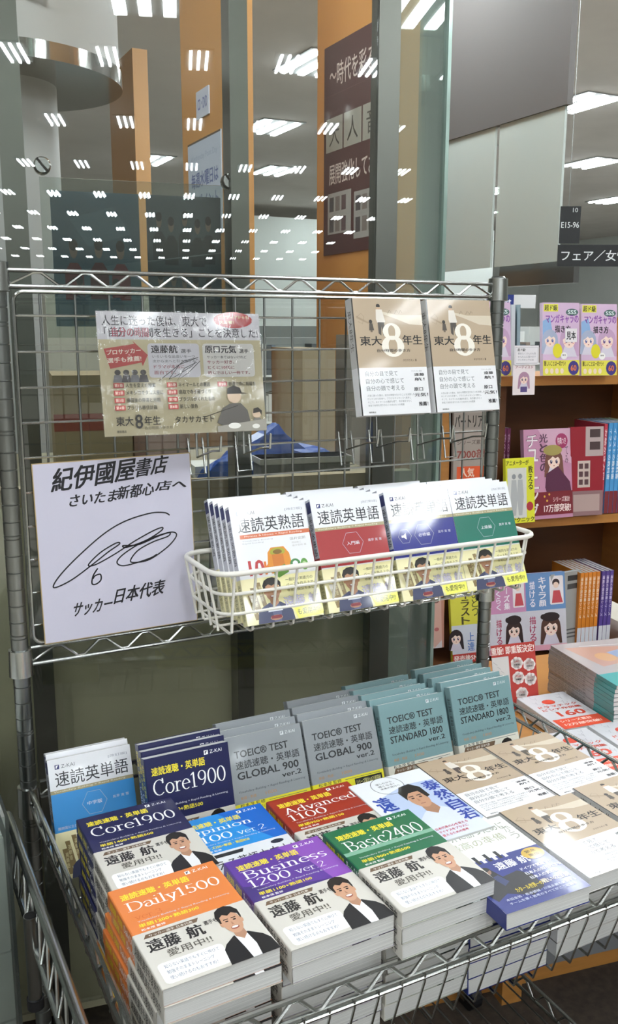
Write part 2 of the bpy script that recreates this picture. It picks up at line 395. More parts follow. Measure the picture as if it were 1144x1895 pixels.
W0, H0 = .130, .180     # the vocabulary books that lie flat
def logo(A, x, y, s, c, c2='#ffffff', txt='Z-KAI'):
    q = A.w/A.h
    A.rect(x, y, x+s*.8, y+s*.8*q, c); A.poly([(x+s*.2,y+s*.15*q),(x+s*.65,y+s*.1*q),(x+s*.3,y+s*.65*q),(x+s*.15,y+s*.6*q)], c2)
    A.text(txt, x+s*1.15, y+s*.08*q, x+s*3.6, y+s*.72*q, '#5a5f6a' if c2 == '#ffffff' else c, 0)
def series_front(l1, l2, sub, ver=None, l2x=(.07,.52), tcol='#ffffff', ycol='#f4e23c', l1x=(.07,.93)):
    def f(A):
        logo(A, .7, .03, .06, tcol, '#555566')
        A.text('速読速聴・英単語', .07,.075,.7,.14, ycol, .03)
        y = .155
        if l2:
            A.serif(l1, l1x[0],.155,l1x[1],.245, tcol); A.serif(l2, l2x[0],.26,l2x[1],.345, tcol)
            if ver: A.serif(ver, l2x[1]+.05,.28,l2x[1]+.36,.345, tcol, .03)
        else:
            A.serif(l1, l1x[0],.165,l1x[1],.29, tcol)
            if ver: A.serif(ver, .09,.31,.33,.36, '#d06a28', .03)
        A.text('Vocabulary Building × Rapid Reading & Listening', .1,.372,.93,.39, '#d8d8e4')
        A.text(sub, .09,.405,.62,.44, ycol, .02); A.text('松本茂 監修', .09,.455,.3,.475, tcol, .01)
    return f
def series_band(A):
    A.poly([(.1,.05),(.56,.05),(.53,.12),(.07,.12)], '#6d5640'); A.text('サッカー選手 日本代表', .12,.065,.5,.108, '#f3efe6')
    A.text('遠藤', .06,.16,.34,.38, '#1c1a1a', .028); A.text('航', .4,.15,.55,.37, '#1c1a1a', .028)
    A.text('選手も', .57,.15,.69,.23, '#2c2a2a', .02); A.text('愛用中!!', .18,.41,.56,.54, '#5a564e', .012)
    A.rrect(.05,.6,.6,.95, '#f7f7f4', .04)
    A.lines(['知らない英語でもすぐに伸びて', '勉強そのままトレーニング', '使い続けるのもおすすめ！'], .1,.64,.56,.93, '#5d6a86')
    portrait(A, (.57,-.0,1.0,1.0))
def spine_series(title, c, n='#f4e23c'):
    def f(A):
        A.text('速読速聴・英単語', .05,.25,.3,.75, n, .02); A.text(title, .33,.2,.52,.8, c, .01)
    return f
def spine_band(A):
    A.text('遠藤航選手も愛用中', .08,.15,.9,.85, '#2a2826', .02)
def lay(h=H0, bandfrac=.51): return h*bandfrac
def series(col, l1, l2, sub, title, ver=None, l2x=(.07,.52), h=H0, band=series_band, bcol='#d2cec5', w=W0, l1x=(.07,.93), t=.0194, extra=None):
    fr = series_front(l1, l2, sub, ver, l2x, l1x=l1x)
    def fr2(A):
        if extra: extra(A)
        fr(A)
    return Proto(make_book('vocabulary_book', w, h, t, col, fr2, spine_series(title, '#ffffff'), (lay(h), bcol, band, spine_band)))

# ------------------------------------------------------------------ setting: big shell
def slab(name, a, b, m, kind='structure', rot=(0,0,0), loc=(0,0,0)):
    return tag(link(name, MB().box(a, b).mesh(name, m), None, loc, rot), kind=kind)
floor_m = mat('brown_carpet', '#3a3129', .95, noise=(60, .3), bump=.3)
slab('floor', (-7,-28,-.1), (13,14,0), mat('cream_floor_tile', '#bdb7aa', .5, noise=(2, .05)))
slab('floor_carpet', (-1.6,-2.2,0.0005), (5.5,1.15,.004), floor_m)
ceil_m = mat('ceiling_board', '#cfcac6', .9, noise=(3, .04))
slab('ceiling', (-7,-28,3.15), (13,14,3.25), ceil_m)
wall_m = mat('white_wall', '#d7dcd8', .8, noise=(2, .03))
slab('wall_back', (-7,13.9,0), (13,14,3.2), wall_m)
slab('wall_left', (-7.1,-28,0), (-7,14,3.2), mat('grey_wall', '#b9b6ae', .8))
slab('wall_right', (13,-28,0), (13.1,14,3.2), wall_m)
slab('wall_front', (-7,-28.1,0), (13,-28,3.2), wall_m)

# ceiling lights: three bare tubes in a recessed tray
def light_mesh(L, Wd, tw):
    mb = MB()
    for i in (-1, 0, 1):
        x = i*Wd/2*.8; mb.box((x-tw/2, -L/2, -.012), (x+tw/2, L/2, .0))
    return mb.mesh('tubes', mat('fluorescent_tube', '#f4fbff', .4, emit=TUBE))
def tray_mesh(L, Wd):
    mb = MB(); mb.box((-Wd/2-.03, -L/2-.03, 0), (Wd/2+.03, L/2+.03, .008))
    return mb.mesh('tray', mat('light_tray', '#9da09f', .6))
def lights(spots, L, Wd, tw, label, group):
    tm, bm_ = light_mesh(L, Wd, tw), tray_mesh(L, Wd)
    for k, (x, y) in enumerate(spots):
        e = empty('ceiling_light', (x, y, 3.141)); kid('tray', bm_, e); kid('tube', tm, e)
        tag(e, label(k) if callable(label) else label, 'light', group)
N9 = ['nearest','second nearest','third nearest','fourth nearest','fifth nearest','sixth nearest','seventh nearest','eighth nearest','farthest']
NC = ['first','second','third','fourth','fifth','sixth','seventh','eighth','ninth','tenth','eleventh','twelfth','last']
lights([(-3.55+.58*i, y) for y in (-4.5,-6.4,-8.5,-10.7,-12.8,-14.9,-17,-19.2,-21.4) for i in range(13)], .40, .13, .017,
       lambda k: f'ceiling light mirrored in the glass, {NC[k % 13]} from left in the {N9[k//13]} row', 'ceiling lights mirrored in the glass')
lights([(-2.8+1.5*i, y) for y in (-3.35, -1.1) for i in range(5)], .6, .34, .07, lambda k: f'added large ceiling light {("behind the camera", "above the rack")[k//5]}, {NC[k % 5]} from left', 'added ceiling lights over the rack')  # unseen fixtures added to light the books and put glare on the covers
CT = [(-.6+1.3*i, y) for y in (.8, 2.25) for i in range(7) if not (y > 1 and i < 2)]
lights(CT, .6, .34, .08, lambda k: f'added large ceiling light {"over the counter" if CT[k][1] < 1 else "behind the ceiling drum"}, {NC[k if k < 7 else k-7]} from left', 'added ceiling lights over the counter')  # out-of-frame fixtures added to brighten the shop interior behind the glass
NW = ['first','second','third','fourth','fifth']; FAR = []
for rn, ys, xs in (('nearest', 4.4, (2.8,3.93,5.1,6.3)), ('second nearest', 6.3, (1.2,3.33,5.4,7.05,8.2)), ('third nearest', 8.3, (2.86,4.3,5.5,7.4,9.34)), ('farthest', 10.2, (6.2,8.6,9.74))):
    for k, x in enumerate(xs): FAR.append((x, ys, f'ceiling light deep in the shop, {NW[k]} from left in the {rn} row'))
lights([(x, y) for x, y, _ in FAR], .52, .34, .044, lambda k: FAR[k][2], 'ceiling lights deep in the shop')

# ------------------------------------------------------------------ glass wall behind the rack
def frame_box(name, u0, u1, v0, v1, z0, z1, m):
    return tag(link(name, MB().box((u0,v0,z0),(u1,v1,z1)).mesh(name, m), None, (0,0,0), RB), kind='structure')
gw = tag(link('window_1', MB().box((-.9,.300,.08),(.68,.306,3.15)).mesh('pane', glass), None, (0,0,0), RB), kind='structure')
tag(link('window_2', MB().box((.724,.300,.08),(.822,.308,3.15)).mesh('pane', glass_green), None, (0,0,0), RB), kind='structure')
tag(link('window_3', MB().box((.815,.312,.08),(.821,.42,3.15)).mesh('pane', glass_green), None, (0,0,0), RB), kind='structure')
mull = mat('grey_mullion', '#6f716a', .3, .85)
frame_box('trim_1', .013,.052,.308,.37,.0,3.15, mull)
frame_box('trim_2', .404,.437,.308,.37,.0,3.15, mull)
frame_box('trim_3', .680,.722,.296,.335,.0,3.15, mull)
frame_box('trim_4', .815,.822,.29,.31,.0,3.15, mat('glass_edge', '#8fa59c', .15, .3))
olive = mat('olive_panel', '#c6c1a2', .3, 0, .3, noise=(2.2, .16))
frame_box('wall_counter', -.9,.80,.375,.40,.0,1.105, olive)
frame_box('trim_5', -.9,.80,.372,.405,1.09,1.125, mat('beige_edge', '#a99c80', .5))
frame_box('trim_6', -.9,.80,.405,1.15,1.05,1.09, mat('counter_top', '#8f8a74', .4, noise=(3, .1)))

# ------------------------------------------------------------------ the wire rack
rack = empty('wire_rack', (0,0,0), label='chrome wire rack with ringed posts holding the grid, baskets and books', cat='rack')
def post_profile(z0, z1, top):
    pr = [(.0127, z0)]; k = math.ceil((z0-1.42)/.0254)
    for i in range(k, 80):
        z = 1.4199+.0254*i
        if z > z1-.01: break
        if z < z0+.004: continue
        pr += [(.0127, z-.0012), (.0114, z-.0004), (.0114, z+.0004), (.0127, z+.0012)]
        if i % 6 == 0: pr += [(.0127, z+.004), (.0114, z+.0048), (.0114, z+.0056), (.0127, z+.0064)]
    pr += [(.0127, z1), (.011, z1+.002)]
    return pr
def collar(mb, x, y, z0, z1): mb.lathe([(.0135,z0),(.0185,z0+.001),(.0172,z1-.001),(.0135,z1)], 20, (x, y))
W = .871; D = .60
for x, y, zt in ((0,0,1.505),(W,0,1.508),(0,-D,.735),(W,-D,.735)):
    p = kid('post', MB().lathe(post_profile(.075, zt, True), 20).mesh('post', chrome_dark, True), rack, (x, y, 0))
    for z0, z1 in ([(1.466,1.507),(.902,.945)] if y == 0 else [])+[(.672,.722),(.16,.2)]:
        mb = MB(); collar(mb, 0, 0, z0, z1); kid('collar', mb.mesh('collar', chrome, True), p)
    c = kid('caster', MB().tube([(.012,0,.033),(-.012,0,.033)], .033, 20).mesh('wheel', mat('black_rubber', '#17171a', .5)), rack, (x, y, 0))
    kid('fork', MB().box((-.02,-.02,.062),(.02,.02,.07)).box((-.021,-.012,.028),(-.017,.012,.064)).box((.017,-.012,.028),(.021,.012,.064)).lathe([(.01,.066),(.01,.08)], 12).mesh('fork', steel), c)
def truss(name, a, b, h, r, per, m, par, amp=.6):
    a = Vector(a); b = Vector(b); L = (b-a).length; d = (b-a)/L; mb = MB()
    mb.tube([a, b], r); mb.tube([a-Vector((0,0,h)), b-Vector((0,0,h))], r)
    pts = []; n = int(L/per*2); s0 = (L-n*per/2)/2
    for i in range(n+1):
        c = a+d*(s0+i*per/2); z = -h*.12 if i % 2 else -h*.88
        for q in (-.08, .08):
            if 0 < i < n or q*(1 if i else -1) > 0: pts.append(c+d*per*q+Vector((0,0,z)))
    mb.tube(pts, r*.62, 6)
    return kid(name, mb.mesh(name, m, True), par)
truss('top_rail', (.016,0,1.496), (W-.016,0,1.496), .022, .0032, .069, chrome, rack)
truss('bottom_rail', (.016,0,.944), (W-.016,0,.944), .026, .003, .069, chrome, rack)
# lower shelf under the basket
mb = MB()
for z in (.19,): 
    for i in range(27): mb.tube([(.03+i*.0313,-.01,z-.02),(.03+i*.0313,-D+.01,z-.02)], .0018, 5)
kid('lower_shelf_wires', mb.mesh('lower_shelf_wires', chrome_dark, True), rack)
truss('lower_shelf_rail', (.016,-D,.19), (W-.016,-D,.19), .03, .0032, .058, chrome, rack)
truss('lower_shelf_rail', (.016,0,.19), (W-.016,0,.19), .03, .0032, .058, chrome, rack)
truss('lower_shelf_rail', (0,-.016,.19), (0,-D+.016,.19), .03, .0032, .058, chrome, rack)
truss('lower_shelf_rail', (W,-.016,.19), (W,-D+.016,.19), .03, .0032, .058, chrome, rack)

# chrome basket
bk = empty('wire_basket', (0,0,.61), label='chrome wire basket shelf on the lower rack, full of books', cat='basket')
def bkid(n, me): return kid(n, me, bk, (0,0,-.61))
for a, b in (((.017,-D,.7243),(W-.017,-D,.7243)), ((.017,0,.7243),(W-.017,0,.7243)), ((0,-.017,.7243),(0,-D+.017,.7243)), ((W,-.017,.7243),(W,-D+.017,.7243))):
    a = Vector(a)-Vector((0,0,.61)); b = Vector(b)-Vector((0,0,.61)); truss('rail', a, b, .0265, .0034, .057, chrome, bk)
mb = MB(); mb.tube([(.01,-D-.004,.6945),(W-.01,-D-.004,.6945)], .0022, 6); bkid('hanging_wire', mb.mesh('hw', chrome, True))
rodf = MB().tube([(0,-D-.0045,.7),(0,-D-.0045,.690),(0,-D+.02,.611),(0,-.02,.611)], .0016, 6).mesh('rod', chrome, True)
for i in range(28): o = bkid('rod', rodf); o.location.x = .02+i*.0307
rods = MB().tube([(.0,0,.7),(.018,0,.613)], .0016, 6).mesh('side_rod', chrome, True)
rodr = MB().tube([(.0,0,.7),(-.018,0,.613)], .0016, 6).mesh('side_rod', chrome, True)
for i in range(18):
    o = bkid('side_rod', rods); o.location = (0,-.03-i*.032,-.61); o = bkid('side_rod', rodr); o.location = (W,-.03-i*.032,-.61)
mb = MB()
for i in range(5): mb.tube([(.018,-.03-i*.12,.607),(W-.018,-.03-i*.12,.607)], .0022, 6)
mb.tube([(.018,-.02,.611),(W-.018,-.02,.611)], .003, 6)
bkid('floor_wire', mb.mesh('fw', chrome, True))

# wire grid panel hung between the posts
gp = empty('wire_grid_panel', (0,0,.955), label='chrome wire grid panel hung upright between the rack posts', cat='grid')
def rloop(x0, x1, z0, z1, r, y=0, n=5):
    pts = []
    for cx, cz, a in ((x1-r,z1-r,0),(x0+r,z1-r,90),(x0+r,z0+r,180),(x1-r,z0+r,270)):
        pts += [(cx+r*math.cos(R(a+90*i/n)), y, cz+r*math.sin(R(a+90*i/n))) for i in range(n+1)]
    return pts
kid('outer_frame', MB().tube(rloop(.021,.85,.95,1.467,.014), .0027, 8, True).mesh('outer_frame', chrome, True), gp, (0,0,-.955))
hw = MB().tube([(.021,0,0),(.85,0,0)], .0018, 6).mesh('wire', chrome, True)
vw = MB().tube([(0,.0036,.95),(0,.0036,1.467)], .0018, 6).mesh('wire', chrome_dark, True)
for i in range(10): kid('wire', hw, gp, (0,-.0, 1.434-.0507*i-.955))
for i in range(16): kid('wire', vw, gp, (.058+.05*i, 0, -.955))

# ------------------------------------------------------------------ white wire basket
wb = empty('white_wire_basket', (.55,-.09,.965), label='white coated wire basket hooked on the grid, holding four rows of books', cat='basket')
def loop_h(x0, x1, y0, y1, z, r, n=6):
    pts = []
    for cx, cy, a in ((x1-r,y1-r,0),(x0+r,y1-r,90),(x0+r,y0+r,180),(x1-r,y0+r,270)):
        pts += [(cx+r*math.cos(R(a+90*i/n)), cy+r*math.sin(R(a+90*i/n)), z) for i in range(n+1)]
    return pts
OW = (-.55, .09, -.965)
bx0, bx1, by0, by1 = .252, .853, -.165, -.012
kid('rim', MB().tube(loop_h(bx0,bx1,by0,by1,1.066,.035), .0042, 10, True).mesh('rim', white_coat, True), wb, OW)
for z, i_ in ((1.033,.008),(1.001,.012)):
    kid('ring', MB().tube(loop_h(bx0+i_,bx1-i_,by0+i_,by1,z,.03), .0026, 8, True).mesh('ring', white_coat, True), wb, OW)
fr = MB().tube([(0,by0+.001,1.066),(0,by0+.013,1.0),(0,by0+.016,.972),(0,by0+.024,.968),(0,by1,.968),(0,by1,1.066)], .0022, 6).mesh('upright', white_coat, True)
for i in range(17): kid('upright', fr, wb, (OW[0]+.282+i*.034, OW[1], OW[2]))
for sx, xx in ((1, bx0), (-1, bx1)):
    sd = MB().tube([(xx,0,1.066),(xx+sx*.012,0,1.0),(xx+sx*.016,0,.972)], .0022, 6).mesh('side_upright', white_coat, True)
    for y in (-.035,-.067,-.1,-.13): kid('side_upright', sd, wb, (OW[0], OW[1]+y, OW[2]))
mb = MB()
for y in (-.03,-.07,-.11): mb.tube([(bx0+.016,y,.972),(bx1-.016,y,.972)], .0022, 6)
kid('base_wire', mb.mesh('base_wire', white_coat, True), wb, OW)

# ------------------------------------------------------------------ books in the white basket
def block_front(title, tcol, code, ccol, author, extra=None):
    def f(A):
        A.rect(0,0,1,1,'#e9eaee')
        logo(A, .08, .05, .065, '#27306e'); A.text(code, .72,.055,.95,.08, '#8d90a0')
        A.text(title, .07,.11,.95,.235, '#22242c', .004)
        if ccol:
            A.rect(0,.26,1,.29,'#a79c78'); A.text('Vocabulary Building × Rapid Reading', .04,.266,.9,.284,'#e8e4cc')
            A.rect(0,.29,1,.61,ccol); cx, cy = .5, .42
            A.line([(cx+.15*math.cos(R(60*i)), cy+.15*math.sin(R(60*i))*A.w/A.h) for i in range(7)], .0006, '#b9bccb')
            A.text(tcol, .41,.405,.59,.438,'#e6e6ee', .005); A.text(author, .72,.40,.92,.425,'#dcdce8')
            A.text('難関国公立から最難関大まで速読で極める長文と単語', .04,.565,.96,.59,'#c8cadb', .01)
            if extra: extra(A)
        else:
            A.rect(.08,.25,1,.285,'#cf6f49'); A.text('Phrases & Idioms × Rapid Reading', .14,.258,.9,.278,'#f3ddd0')
            A.text('温井史朗', .72,.31,.93,.335,'#9c9a98'); A.lines(['岡田賢三','藤井哲郎 著'], .74,.35,.93,.4,'#bdbab8')
            A.lines(['Vocabulary Building','Rapid Reading'], .1,.3,.5,.34,'#b0b0b8')
            A.text('10', .13,.47,.33,.6,'#b33236', .05); A.text('K', .33,.49,.46,.6,'#d9762c', .07)
            A.poly([(.4,.42),(.45,.38),(.62,.38),(.68,.44),(.7,.56),(.62,.6),(.42,.6),(.38,.52)],'#d88b28'); A.ell(.53,.42,.1,.035,'#a8a430'); A.ell(.53,.42,.06,.02,'#7a5c18')
            A.rect(.45,.44,.6,.55,'#c8741f'); A.poly([(.46,.56),(.6,.53),(.64,.6),(.5,.64),(.44,.61)],'#5b8a35'); A.ell(.74,.54,.07,.045,'#3f7f45'); A.ell(.74,.535,.035,.022,'#e9eaee'); A.ell(.86,.55,.05,.05,'#5f9c48'); A.ell(.86,.545,.025,.02,'#a8c88c')
    return f
def yellow_band(A):
    A.poly([(0,0),(.28,0),(.2,1),(0,1)], '#efe7b8')
    for x, y in ((.1,.2),(.18,.1),(.06,.35)):
        A.poly([(x,y),(x+.055,y),(x+.11,y+.55),(x+.055,y+.55)], '#8b774d'); A.vtext('英単語', x+.03,y+.08,x+.07,y+.42,'#e3d7a4')
    portrait(A, (.14,.02,.62,1.0), '#3c4160', '#5a5f80', '#b98a6a', True)
    A.lines(['一般的な英語力の','ベースを作る上で','非常に役立ちました'], .57,.08,.98,.42,'#6b674a', .006)
    A.text('遠藤 航', .5,.47,.97,.72,'#8d86a8', .03); A.text('遠藤 航', .505,.475,.965,.715,'#cfcbe0', -.005)
    A.poly([(.62,.76),(1,.7),(1,.96),(.66,1)], '#eeee6a'); A.text('も愛用中!!', .66,.78,.96,.92,'#4c4a26', .015)
def yspine(A): A.text('遠藤航選手も愛用中', .1,.2,.9,.8,'#7d7748')
def block_spine(ccol, title):
    def f(A):
        A.rect(0,0,1,1,'#d5d7e2'); A.rect(.02,.05,.12,.95,'#27306e'); A.text(title, .14,.2,.5,.8,'#2c2e3a', .01)
        if ccol: A.rect(.52,0,.62,1,ccol)
    return f
def basket_book(title, tcol, code, ccol, author, what, x, n, h=.183, w=.128, extra=None, yf=-.146, zb=.976, dx=-.0015, group=None, w2=None, th=67.5, st=.0186):
    pr = Proto(make_book('study_book', w2 or w, h, .0165, '#e6e7ec', block_front(title, tcol, code, ccol, author, extra), block_spine(ccol, title), (h*.38, '#ece6ae', yellow_band, yspine), coat=.8))
    row(pr, n, x, yf, zb, th, st, what, group, dx)
    return pr
def speaker_ic(A):
    q = A.w/A.h
    A.line([(.2+.1*math.cos(R(60*i)), .42+.1*math.sin(R(60*i))*q) for i in range(7)], .0006, '#b9bccb')
    A.poly([(.15,.41),(.18,.41),(.22,.39),(.22,.45),(.18,.43),(.15,.43)], '#f2f2f6')
basket_book('速読英熟語','', '[改訂版]', None, '', 'white idiom study book with colourful block letters in the white basket', .303, 5, group='white idiom books in the white basket')
basket_book('速読英単語','入門編','[改訂第3版]','#a32a2e','風早 寛 著','red-bottomed white study book leaning in the white basket', .441, 5, group='red study books in the white basket')
basket_book('速読英単語','必修編','[改訂第7版増補版]','#232a86','風早 寛 著','blue-bottomed white study book with loudspeaker sign in the white basket', .578, 5, extra=speaker_ic, group='blue study books in the white basket')
pr_green = basket_book('速読英単語','上級編','[改訂第5版]','#17705f','風早 寛 著','green-bottomed white study book leaning in the white basket', .707, 4, group='green study books in the white basket')

# ------------------------------------------------------------------ standing books, back of the chrome basket
sky = Proto(make_book('study_book', .125, .175, .0165, '#e6e7ec', block_front('速読英単語','中学版','[改訂版]','#3f93d6','風早 寛 著'), block_spine('#3f93d6','速読英単語'), (.175*.39, '#e4dca4', yellow_band, yspine), coat=.9))
row(sky, 2, .018, -.105, .617, 72, .021, 'sky-blue and white study book standing beside the left post', 'sky-blue study books', .002)
core_s = series('#1b1f4e','Core1900',None,'単語1400+熟語500','Core1900', h=.19)
row(core_s, 3, .136, -.199, .62, 74, .024, 'navy vocabulary book with yellow heading standing upright in the basket', 'navy vocabulary books standing', .003)
def toeic(col, name, bandcol, bandf, tcol='#23262a'):
    def f(A):
        logo(A, .72, .035, .055, '#d7dcde', '#8a8f94')
        A.text('TOEIC® TEST', .1,.115,.8,.175, tcol, .02); A.text('速読速聴・英単語', .1,.2,.93,.265, tcol, .012)
        A.text(name, .1,.285,.9,.345, tcol, .02); A.text('ver.2', .66,.36,.92,.4, tcol, .015)
        A.text('Vocabulary Building × Rapid Reading & Listening', .08,.43,.95,.452, '#4f565c', 0, .01)
        A.text('単語・熟語', .1,.475,.3,.5,'#b78a5c'); A.text('1000', .42,.475,.56,.5,'#b78a5c')
        A.lines(['松本茂 監修'], .08,.53,.4,.575, '#2f3438', .01); A.rect(.45,.545,.95,.549,'#555c60')
    return Proto(make_book('exam_book', .13, .19, .0165, col, f, lambda A: A.text('速読速聴・英単語 '+name, .1,.25,.6,.75, tcol), (.19*.47, bandcol, bandf, None), coat=.4))
def glob_band(A):
    A.lines(['L&R TEST で役に立つ','語彙を文脈で学べる'], .08,.08,.5,.25,'#7d7a20'); A.poly([(.58,.06),(.97,.06),(.97,.2),(.58,.2)],'#1d1d18')
    A.text('シリーズ累計165万部突破', .6,.085,.95,.175,'#e8e49a', .01)
    A.text('グローバルに', .3,.3,.95,.5,'#22221c', .01); A.text('活躍する語彙力', .1,.6,.9,.8,'#22221c', .01)
def std_band(A):
    A.poly([(.1,.06),(.6,.06),(.57,.15),(.07,.15)], '#6d5640'); A.text('サッカー選手 日本代表', .12,.08,.5,.13, '#f3efe6')
    A.text('遠藤', .08,.2,.34,.45, '#1c1a1a', .028); A.text('航', .4,.2,.55,.45, '#1c1a1a', .028)
    portrait(A, (.57,.05,1,1.2) if False else (.57,.06,1.0,1.0))
g9 = toeic('#8f9498','GLOBAL 900','#e2d92e', glob_band)
row(g9, 3, .268, -.199, .62, 68, .027, 'grey exam vocabulary book with yellow band, left row', 'grey exam books, left row', .004)
row(g9, 4, .403, -.197, .62, 68, .027, 'grey exam vocabulary book with yellow band, right row', 'grey exam books, right row', .004)
s18 = toeic('#7b9b9e','STANDARD 1800','#d9d6c9', std_band)
row(s18, 5, .541, -.199, .621, 69, .024, 'teal exam vocabulary book with cream band, left row', 'teal exam books, left row', -.002)
row(s18, 5, .690, -.186, .621, 71, .024, 'teal exam vocabulary book with cream band, right row', 'teal exam books, right row', -.002)

# ------------------------------------------------------------------ books lying in the chrome basket
core = series('#1b1f4e','Core1900',None,'単語1400+熟語500','Core1900')
stack(core, 8, .0225, -.420, .782, .5, 'navy vocabulary book with portrait band lying beside the left rail', 'navy vocabulary books lying')
daily = series('#e0813f','Daily1500',None,'単語1200+熟語300','Daily1500', 'ver.3')
stack(daily, 8, .0225, -.598, .785, 2.2, 'orange vocabulary book lying at the front left corner', 'orange vocabulary books')
def biz_x(A): A.poly([(.55,.0),(1,0),(1,.5),(.8,.5),(.72,.2)], '#8a4fb4'); A.poly([(0,.3),(.35,.42),(.8,.49),(0,.49)], '#3f2b78')
biz = series('#5b3596','Business','1200','単語1100+熟語100','Business1200','ver.2',(.07,.48), extra=biz_x, w=.129)
stack(biz, 8, .161, -.600, .782, 1.2, 'purple vocabulary book lying at the front of the basket', 'purple vocabulary books')
def basic_x(A): A.rect(0,.29,1,.33,'#7fb096')
bas = series('#1b6b45','Basic2400',None,'単語1900+熟語500','Basic2400', None, extra=basic_x)
stack(bas, 8, .2925, -.607, .789, 1.0, 'green vocabulary book lying at the front of the basket', 'green vocabulary books')
def op_band(A):
    A.poly([(.05,.05),(.5,.05),(.47,.13),(.05,.13)],'#22262c'); A.ell(.85,.1,.07,.05,'#20283a')
    A.text('使える英語力向上!', .04,.2,.96,.42,'#2a2c30', .01); A.lines(['意見を伝える力をつける','読む・聞く・書く・話す'], .08,.55,.8,.85,'#6a7080')
def op_x(A): A.poly([(.5,0),(1,0),(1,.5),(.86,.5)],'#1667c8')
op = series('#2a8fdd','Opinion','1100','フレーズ250+単語・熟語850','Opinion1100','ver.2',(.07,.5), band=op_band, bcol='#e3e6ea', extra=op_x, l1x=(.06,.78))
stack(op, 7, .137, -.464, .766, .3, 'bright blue vocabulary book lying between navy and red piles', 'bright blue vocabulary books')
adv = series('#a2321f','Advanced','1100','単語950+熟語150','Advanced1100', None, (.07,.5))
stack(adv, 7, .272, -.475, .772, .6, 'brick-red vocabulary book lying between the blue and white covers', 'brick-red vocabulary books')
def white_front(A):
    A.rect(0,0,1,1,'#e9ecef'); A.poly([(.12,.3),(.6,.18),(1,.2),(1,.86),(.7,1),(.2,1)],'#b9c8e4')
    q = A.w/A.h
    A.line([(.42+.2*math.cos(R(15*i)), .13+.2*q*math.sin(R(15*i))) for i in range(25)], .001, '#555a60')
    A.lines(['愉しむから','強くなる！','未来の自分へ'], .3,.07,.56,.19,'#33363c', .005)
    A.sub(.3,.2,.95,1.0)
    A.poly([(0,1),(.05,.62),(.25,.52),(.42,.46),(.62,.48),(.85,.6),(1,.75),(1,1)],'#d5dcf0')
    A.poly([(.33,.34),(.56,.34),(.6,.5),(.46,.58),(.32,.5)],'#a87d62'); A.ell(.43,.24,.19,.2,'#c29375'); A.poly([(.22,.26),(.2,.1),(.32,.0),(.55,-.02),(.68,.08),(.68,.26),(.6,.28),(.56,.14),(.36,.14),(.27,.2)],'#17120f')
    for d in (-.08,.08): A.rect(.42+d-.05,.2,.42+d+.05,.215,'#1d1512'); A.ell(.42+d,.245,.035,.012,'#2a1a15',8)
    A.poly([(.4,.25),(.43,.31),(.38,.315)],'#a9785c'); A.rect(.37,.355,.47,.366,'#8e5a4c'); A.full()
    A.vtext('遠藤航', .06,.26,.27,.98,'#2b49a8', .03); A.vtext('泰然自若', .78,.2,.98,.86,'#2440a0', .035)
    A.lines(['日本代表の心を支える','マイナスをプラスに','変えるための思考'], .36,.84,.78,.98,'#c83c3c', .015)
whb = Proto(make_book('sports_book', .122, .178, .019, '#e9ecef', white_front, None, None))
stack(whb, 7, .393, -.490, .774, .4, 'white book with a man in white shirt and blue lettering', 'white portrait books')
def blue_front(A):
    A.rect(0,0,1,1,'#e8eae8'); A.text('世界に勝つために', .12,.06,.93,.16,'#8a9080', .005); A.text('最高の準備', .12,.19,.8,.28,'#a7a98c'); A.vtext('かう', .86,.12,.96,.32,'#9a9c90')
def blue_band(A):
    A.rect(0,0,1,1,'#1e2c7c')
    A.rect(.0,.0,1,.09,'#e8eae8')
    for i in range(9): A.poly([(.04+i*.065,.0),(.08+i*.065,.0),(.085+i*.065,.15),(.045+i*.065,.15)], '#10121c' if i % 2 else '#e8eae8')
    A.poly([(0,.28),(.12,.2),(.28,.25),(.33,.45),(.52,.42),(.62,.55),(.6,.78),(.42,.86),(.2,.72),(.05,.8),(0,.6)], '#15151e'); A.ell(.2,.3,.08,.07,'#8a6a58'); A.ell(.2,.26,.085,.05,'#15110f')
    A.poly([(.22,.42),(.3,.4),(.34,.55),(.26,.6)],'#2f3a66')
    A.text('遠藤 航', .36,.2,.76,.34,'#eef0fa', .02); A.ell(.86,.22,.13,.11,'#c9a53c',20); A.lines(['緊急','重版'], .79,.15,.92,.3,'#4a3410', .01)
    A.lines(['ドイツで覚醒した','日本人の知られざる','日本人の真の姿'], .56,.4,.99,.66,'#e6e8f6', .02); A.text('カタール世界一の', .3,.68,.62,.76,'#e8d34a', .015); A.text('戦いの全貌', .62,.67,.95,.75,'#f0ead0', .015)
    A.lines(['本田圭佑・長谷部誠・川島永嗣も絶賛する','チームを導く思考のすべてがここにある'], .12,.8,.95,.93,'#c9cfe8', .01)
blb = Proto(make_book('sports_book', .124, .175, .021, '#24357e', blue_front, None, (.175*.62,'#1e2c7c',blue_band,None)))
stack(blb, 7, .411, -.640, .770, -1.2, 'dark blue football book with gold seal lying at the front rail', 'dark blue football books')

